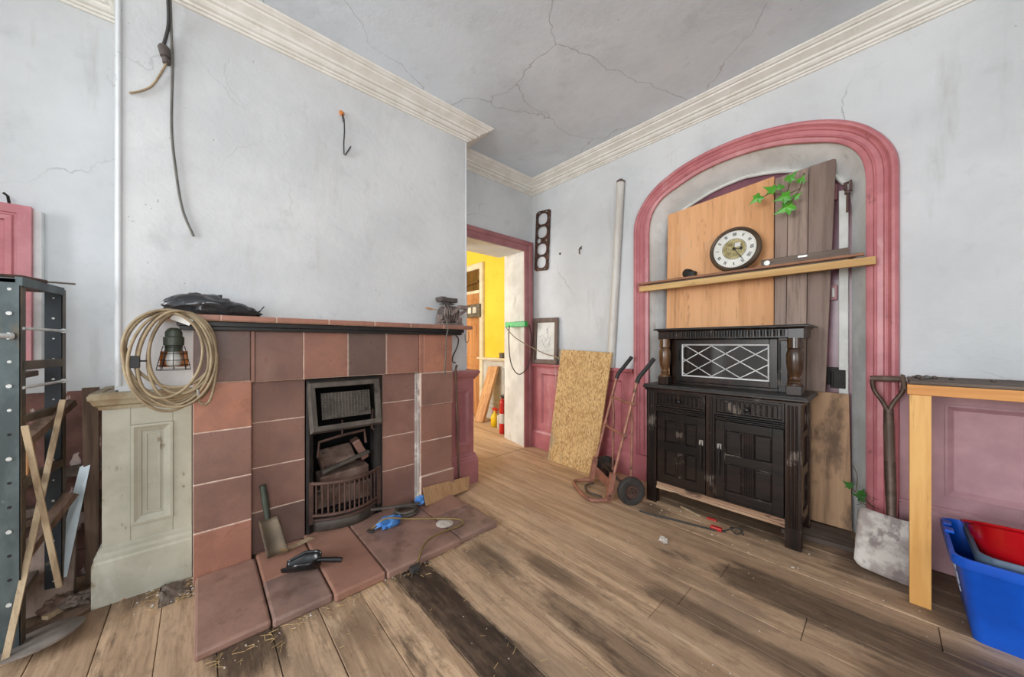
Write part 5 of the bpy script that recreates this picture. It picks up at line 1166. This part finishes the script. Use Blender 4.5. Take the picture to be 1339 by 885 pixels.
b = MB(); b.tube(spline([(.735, -2.135, HZ + .008), (.725, -2.155, HZ + .006), (.705, -2.16, HZ + .012), (.70, -2.135, HZ + .012), (.725, -2.06, HZ + .055), (.78, -1.93, HZ + .03), (.88, -1.76, HZ + .012), (.955, -1.68, HZ + .008), (1.01, -1.672, HZ + .008), (1.035, -1.72, HZ + .008), (1.03, -1.82, HZ + .010), (1.06, -1.93, HZ + .022), (1.10, -2.00, HZ + .020), (1.155, -2.06, .03), (1.175, -2.08, .014)], 7), .0055, 8); b.build('flex', M['brassflex'], bf, smooth=70)
b = MB(); b.cyl((.735, -2.135, HZ + .008), (.728, -2.152, HZ + .007), .0075, 8); b.tube(spline([(.728, -2.152, HZ + .007), (.712, -2.164, HZ + .008), (.702, -2.155, HZ + .012)], 4), .007, 8); b.build('sleeve', M['black'], bf, smooth=60)
b = MB(); b.box((1.16, -2.115, .003), (1.20, -2.065, .028)); b.cyl((1.17, -2.075, .018), (1.155, -2.058, .024), .010, 8); b.build('plug', M['cable_dk'], bf, bevel=.005)
ir = thing('iron_ring_tool', 'rusty iron ring and flat bar lying by the foot of the grate', 'ironwork', (.64, -1.92, HZ))
b = MB(); cx, cy = .640, -1.885
for k, (z, r) in enumerate(((.012, .070), (.030, .064))): b.tube([(cx + r * math.cos(2 * PI * i / 28), cy + r * 1.1 * math.sin(2 * PI * i / 28), HZ + z) for i in range(28)], .011, 8, True)
b.build('ring', M['iron_grey'], ir, smooth=50)
b = MB(); b.beam((.585, -2.10, HZ + .075), (.67, -1.80, HZ + .052), .024, .010); b.build('bar', M['iron_grey'], ir, bevel=.002)
cd = MB(); cd.hexa([(.632, -1.735, HZ), (.636, -1.735, HZ), (.552, -1.305, .012), (.548, -1.305, .012), (.585, -1.735, HZ + .115), (.589, -1.735, HZ + .115), (.505, -1.262, .098), (.501, -1.262, .098)])
tag(cd.build('cardboard_strip', M['cardboard']), 'strip of brown cardboard propped along the right foot of the fireplace', 'cardboard')
ch = MB(); ch.hexa([(.575, -2.60, .040), (.60, -2.595, .040), (.56, -2.42, .040), (.535, -2.45, .040), (.575, -2.60, .050), (.60, -2.595, .048), (.56, -2.42, .047), (.535, -2.45, .052)]); tag(ch.build('wood_chip', M['stick'], bevel=.002), 'pale split wood chip lying at the left foot of the grate', 'wood chip')
ps = MB(); ps.lathe([(.055, 0), (.05, .002), (.03, .005), (.0, .007)], (.93, -1.76, .043), seg=18); tag(ps.build('plaster_dust', M['crumb'], smooth=60), 'small white heap of plaster dust inside the loop of olive flex', 'dust heap')

# ================================================================== floor clutter
fc = thing('floor_cable', 'dark cable with a red plug lying on the floor in front of the sideboard', 'cable', (2.0, -.46, 0))
b = MB(); b.tube(spline([(1.66, -.60, .006), (1.75, -.585, .006), (1.86, -.55, .006), (1.98, -.52, .006), (2.10, -.49, .006), (2.16, -.45, .006)], 7), .006, 7); b.tube(spline([(2.15, -.46, .006), (2.20, -.42, .03), (2.24, -.40, .03), (2.22, -.44, .008), (2.18, -.43, .03), (2.22, -.39, .02), (2.25, -.42, .008)], 6), .004, 7); b.build('flex', M['cable_dk'], fc, smooth=60)
b = MB(); b.beam((2.08, -.475, .014), (2.145, -.468, .014), .03, .022); b.build('plug', M['red_plug'], fc, bevel=.005)
b = MB(); b.beam((2.02, -.352, .006), (2.075, -.345, .006), .02, .010); tag(b.build('red_chip', M['red_plug'], bevel=.002), 'small red plastic chip on the floor under the sideboard rail', 'plastic chip')
crumple('stone', 'pale lump of plaster lying alone on the open floorboards', (1.94, -.85, .0), (.024, .020, .016), M['crumb'], 'stone', 2.2)
b = MB(); b.beam((1.83, -.31, .006), (1.98, -.36, .006), .018, .010); tag(b.build('wood_offcut', M['stick'], bevel=.002), 'thin pale wood offcut on the floor before the sideboard', 'offcut')
st = MB(); R4 = random.Random(5)
def straw(x, y, l, z=.003):
    a = R4.uniform(0, PI); l *= .8; w = R4.uniform(.0008, .0017); st.beam((max(.47, x) - math.cos(a) * l, y - math.sin(a) * l, z), (max(.47, x) + math.cos(a) * l, y + math.sin(a) * l, z + R4.random() * .005), w, w, mi=0)
for i in range(150):
    y = R4.uniform(-2.95, -1.5); straw(1.13 + abs(R4.gauss(0, .045)), y, R4.uniform(.008, .028))
for i in range(120): straw(R4.uniform(.45, .62) + R4.gauss(0, .04), R4.gauss(-3.03, .055), R4.uniform(.008, .03), .006)
for i in range(70): straw(R4.uniform(1.15, 2.4), R4.uniform(-2.8, -1.5), R4.uniform(.004, .018))
for i in range(40): straw(R4.uniform(.48, .9), R4.uniform(-1.0, -.3), R4.uniform(.004, .02))
tag(st.build('straw', M['straw']), 'scattered straw and splinters along the hearth edge and floorboards', 'straw', kind='stuff')
cr = MB()
def crumb(x, y, s_):
    cr.lathe([(s_ * .4, 0), (s_, s_ * .3), (s_ * .7, s_ * .9), (s_ * .1, s_ * 1.1)], (x, y, 0), (R4.uniform(-.2, .2), R4.uniform(-.2, .2), 1), 6)
for i in range(120): crumb(R4.uniform(1.15, 3.3), R4.uniform(-2.6, -.35), R4.uniform(.001, .0035))
for i in range(60): crumb(1.13 + abs(R4.gauss(0, .03)), R4.uniform(-2.9, -1.6), R4.uniform(.0015, .0045))
for i in range(70): crumb(R4.uniform(.42, .62), R4.gauss(-3.03, .06), R4.uniform(.002, .007))
for i in range(30): crumb(R4.uniform(1.6, 2.6), R4.uniform(-.6, -.35), R4.uniform(.002, .006))
tag(cr.build('crumbs', M['crumb']), 'fine plaster crumbs strewn over the floorboards', 'crumbs', kind='stuff')
dh = MB()
dh.grid(lambda u, v: (.43 + .20 * u, -2.985 - .05 * math.sin(v * 3) - .10 * v + .03, max(0, .030 * math.sin(PI * u) * math.sin(PI * v) * (1 + .9 * mnoise.noise(Vector((u * 7, v * 7, 2)))))), 22, 18)
tag(dh.build('debris_heap', M['oldwood_x'], smooth=60), 'loose brown debris heaped between the green pilaster and tiled leg', 'debris', kind='stuff')

# ================================================================== left corner: shelving rack, boards, cupboard front
rk = thing('shelving_rack', 'blue-grey slotted angle iron shelving rack at the left of the alcove', 'shelving', (.45, -3.75, 0))
def post(x, y, fx, fy, h=1.452):
    """L-section post: flange along y (faces +x) of width 0.05*fy and along x"""
    b = MB(); b.box((x - .003, y, .0), (x, y + .05 * fy, h)); b.box((x - .05 * fx, y - .003, .0), (x, y + .001, h), 1)
    p_ = b.build('post', [M['rack'] if x > .5 else M['rack_shaded'], M['rack_rust']], rk)
    hr = .0055 if x > .5 else .0035
    n = 0
    for i in range(15):
        z = .12 + i * .092
        b = MB(); xx = x + .0005
        if i % 3 == 1: b.cyl((xx, y + .025 * fy, z), (xx + .005, y + .025 * fy, z), hr * 1.35, 8); b.build('bolt', M['bolt'], p_)
        else: b.cyl((xx - .001, y + .025 * fy, z), (xx + .0008, y + .025 * fy, z), hr, 8); b.build('bolt_hole', M['hole'] if (i < 9 and x > .5) else M['bolt'], p_)
PX, PY = .615, -3.437
post(PX, PY, 1, -1); post(.30, -3.395, 1, -1)
b = MB(); b.box((PX - .003, -4.25, 0), (PX, -4.20, 1.452)); b.build('post', M['rack'], rk); b = MB(); b.box((.297, -4.25, 0), (.30, -4.20, 1.452)); b.build('post', M['rack'], rk)
b = MB(); b.box((.30, -4.25, 1.43), (PX, -3.445, 1.452)); b.build('shelf', M['rack_rust'], rk, bevel=.004)
b = MB(); b.beam((PX, PY - .004, 1.440), (.30, -3.398, 1.440), .02, .035); b.build('side_bar', M['rack'], rk, bevel=.002)
for z, w, m_ in ((1.115, .035, 'rack_rust'), (.905, .03, 'rack_rust'), (.655, .035, 'rack_rust')):
    b = MB(); b.beam((PX - .02, PY - .006, z), (.30, -3.402, z), .02, w); b.build('side_bar', M[m_], rk, bevel=.002)
for z in (1.26, 1.03):
    b = MB(); b.tube([(PX - .01, PY + .002, z), (.30, -3.39, z)], .006, 8); b.cyl((.31, -3.391, z), (.30, -3.39, z), .010, 8); b.build('tie_rod', M['bolt'], rk, smooth=50)
b = MB(); b.tube([(PX + .05, -3.52, 1.235), (PX + .012, -3.462, 1.23)], .010, 10); b.cyl((PX + .012, -3.462, 1.23), (PX + .006, -3.455, 1.23), .014, 10); b.build('clamp_rod', M['bolt'], rk, smooth=50)
for z in (1.07, .60, .18):
    b = MB(); b.box((.30, -4.2, z - .012), (PX - .02, -3.46, z + .012)); b.build('shelf', M['oldwood_x'], rk, bevel=.003)
b = MB(); b.tube([(.40, -3.50, 1.464), (.43, -3.39, 1.466), (.44, -3.335, 1.464)], .004, 7); tag(b.build('metal_rod', M['iron_grey'], smooth=50), 'thin metal rod poking out over the top of the rack', 'rod')
b = MB(); b.tube([(.55, -3.56, 1.462), (.50, -3.46, 1.466), (.45, -3.41, 1.463)], [.009, .012, .008], 8); tag(b.build('rusty_rod', M['iron_rust'], smooth=50), 'short rusty bar lying on top of the rack', 'bar')
for name, lab, p_, q_ in (('lath', 'pale wooden lath crossing in front of the rack, leaning from upper left to lower right', (.625, -3.425, .885), (.47, -3.372, .16)), ('lath', 'pale wooden lath crossing in front of the rack, leaning from upper right to lower left', (.42, -3.372, .955), (.685, -3.456, .03))):
    b = MB(); b.beam(p_, q_, .018, .010, (1, 0, 0)); tag(b.build(name, M['stick'], bevel=.001), lab, 'lath')
b = MB(); b.hexa([(.165, -3.345, .004), (.19, -3.345, .004), (.19, -3.302, .004), (.165, -3.302, .004), (.20, -3.352, .985), (.222, -3.352, .985), (.222, -3.298, .985), (.20, -3.298, .985)]); tag(b.build('plank', M['oldwood'], bevel=.002), 'upright brown plank standing beside the green pilaster', 'plank')
b = MB(); b.hexa([(.30, -3.445, .034), (.303, -3.445, .034), (.300, -3.395, .034), (.297, -3.395, .034), (.205, -3.36, .60), (.208, -3.36, .60), (.207, -3.325, .62), (.204, -3.325, .62)]); tag(b.build('metal_strip', M['blade']), 'pale blue-white metal strip leaning beside the upright brown plank', 'metal strip')
b = MB(); b.lathe([(.0, 0), (.105, 0), (.112, .004), (.112, .012), (.105, .016), (.02, .018), (.0, .018)], (.605, -3.392, .028), (-.14, -.10, 1), 40); tag(b.build('metal_disc', M['disc'], smooth=40), 'round grey metal disc lying on the floor by the rack foot', 'disc')
def junk(name, lab, p_, q_, w, h, mat, cat='board', up=(0, 0, 1)):
    b = MB(); b.beam(p_, q_, w, h, up); tag(b.build(name, M[mat], bevel=.002), lab, cat)
M_ = None
junk('timber_offcut', 'thin pale timber strip on the floor left of the green pilaster', (.42, -3.42, .022), (.28, -3.285, .030), .03, .018, 'stick')
junk('timber_offcut', 'broken brown board lying flat below the pale timber strip', (.50, -3.44, .008), (.36, -3.29, .008), .12, .015, 'oldwood')
junk('timber_offcut', 'dark sloping timber at the back of the alcove behind the metal strip', (.16, -3.70, .30), (.10, -3.24, .46), .05, .03, 'oldwood')
junk('timber_offcut', 'upper weathered rail lying across the alcove behind the rack', (.06, -3.9, .52), (.05, -3.25, .56), .04, .05, 'oldwood_x')
junk('timber_offcut', 'lower weathered rail lying across the alcove behind the rack', (.07, -3.9, .36), (.06, -3.25, .38), .05, .07, 'oldwood_x')
junk('timber_offcut', 'old brown timber slanting between the rack posts', (.50, -3.48, .30), (.36, -3.36, .52), .05, .025, 'oldwood')
junk('timber_offcut', 'old dark timber slanting high between the rack posts', (.55, -3.47, .78), (.30, -3.375, .93), .05, .03, 'oldwood')
b = MB(); b.box((.33, -3.52, .6125), (.41, -3.462, .80)); tag(b.build('wood_block', M['brown_door'], bevel=.004), 'orange-brown wood block standing on the rack shelf', 'block')
b = MB(); b.hexa([(.30, -3.50, .004), (.34, -3.56, .004), (.33, -3.36, .004), (.28, -3.36, .004), (.19, -3.52, .30), (.21, -3.56, .30), (.20, -3.37, .34), (.18, -3.37, .34)]); tag(b.build('board_offcut', M['greyboard'], bevel=.003), 'pale grey board scrap leaning under the rack shelf', 'board')
crumple('brick_rubble', 'lump of pinkish brick rubble on the floor under the rack', (.34, -3.40, .0), (.05, .05, .035), M['firebrick'], 'rubble', 7.7)
crumple('stone_lump', 'brown lump of rubble at the foot of the green pilaster', (.37, -3.335, .016), (.04, .05, .025), M['oldwood_x'], 'rubble', 9.7)
cp_ = thing('cupboard_front', 'pink panelled cupboard front on the alcove wall behind the rack', 'cupboard', (.03, -3.85, 1.09))
b = MB(); y0, y1, z0, z1 = -4.2, -3.53, 1.095, 1.862
b.sweep([(y0, z0), (y1, z0), (y1, z1), (y0, z1)], [(0, 0), (0, .072), (.04, .072), (.042, .066), (.05, .066), (.056, .072), (.075, .070), (.08, .058), (.10, .056), (.105, .044), (.125, .040), (.13, .028), (.14, .025), (.14, 0)], YZ, True); b.build('frame', M['pink'], cp_)
b = MB(); b.box((.0, y0 + .12, z0 + .12), (.03, y1 - .13, z1 - .13))
for i in range(5): b.box((.03, -3.74 - i * .09, z0 + .13), (.032, -3.737 - i * .09, z1 - .13))
b.build('panel', M['pink_pale'], cp_)
b = MB(); b.box((.0, -3.531, 1.10), (.045, -3.505, 1.855)); b.build('side_strip', M['reveal'], cp_, bevel=.002)
b = MB(); b.tube([(.03, -3.60, 1.862), (.05, -3.60, 1.90), (.055, -3.612, 1.912)], .005, 6); tag(b.build('nail', M['iron']), 'bent nail sticking up over the pink cupboard front', 'nail')
b = MB(); b.box((.0, -3.42, 1.0), (.0, -3.41, 1.01)) if False else None
# ================================================================== light: daylight through the windows
def area(name, loc, rot, sx, sy, power, col=(1, 1, 1)):
    l = bpy.data.lights.new(name, 'AREA'); l.shape = 'RECTANGLE'; l.size = sx; l.size_y = sy; l.energy = power; l.color = col
    o = bpy.data.objects.new(name, l); COL.objects.link(o); o.location = loc; o.rotation_euler = rot; return o
area('daylight', (2.1, -7.66, 1.75), (PI / 2, 0, 0), 2.15, 1.9, 330, (.95, .98, 1.0))            # faces +y
area('daylight', (5.02, -4.0, 1.75), (PI / 2, 0, PI / 2), 1.9, 1.8, 100, (.95, .98, 1.0))          # faces -x
area('daylight', (-1.9, -2.62, 1.65), (PI / 2, 0, 0), 1.5, 1.8, 125, (1.0, .99, .96))
w = bpy.data.worlds.new('world'); SC.world = w; w.use_nodes = True
w.node_tree.nodes['Background'].inputs[0].default_value = (.9, .95, 1, 1); w.node_tree.nodes['Background'].inputs[1].default_value = .6
SC.view_settings.view_transform = 'Standard'; SC.view_settings.look = 'None'; SC.view_settings.gamma = 1; SC.view_settings.use_curve_mapping = False
SC.view_settings.exposure = -.55
SC.cycles.max_bounces = 12; SC.cycles.diffuse_bounces = 6; SC.cycles.caustics_reflective = False; SC.cycles.caustics_refractive = False
SC.cycles.sample_clamp_indirect = 6
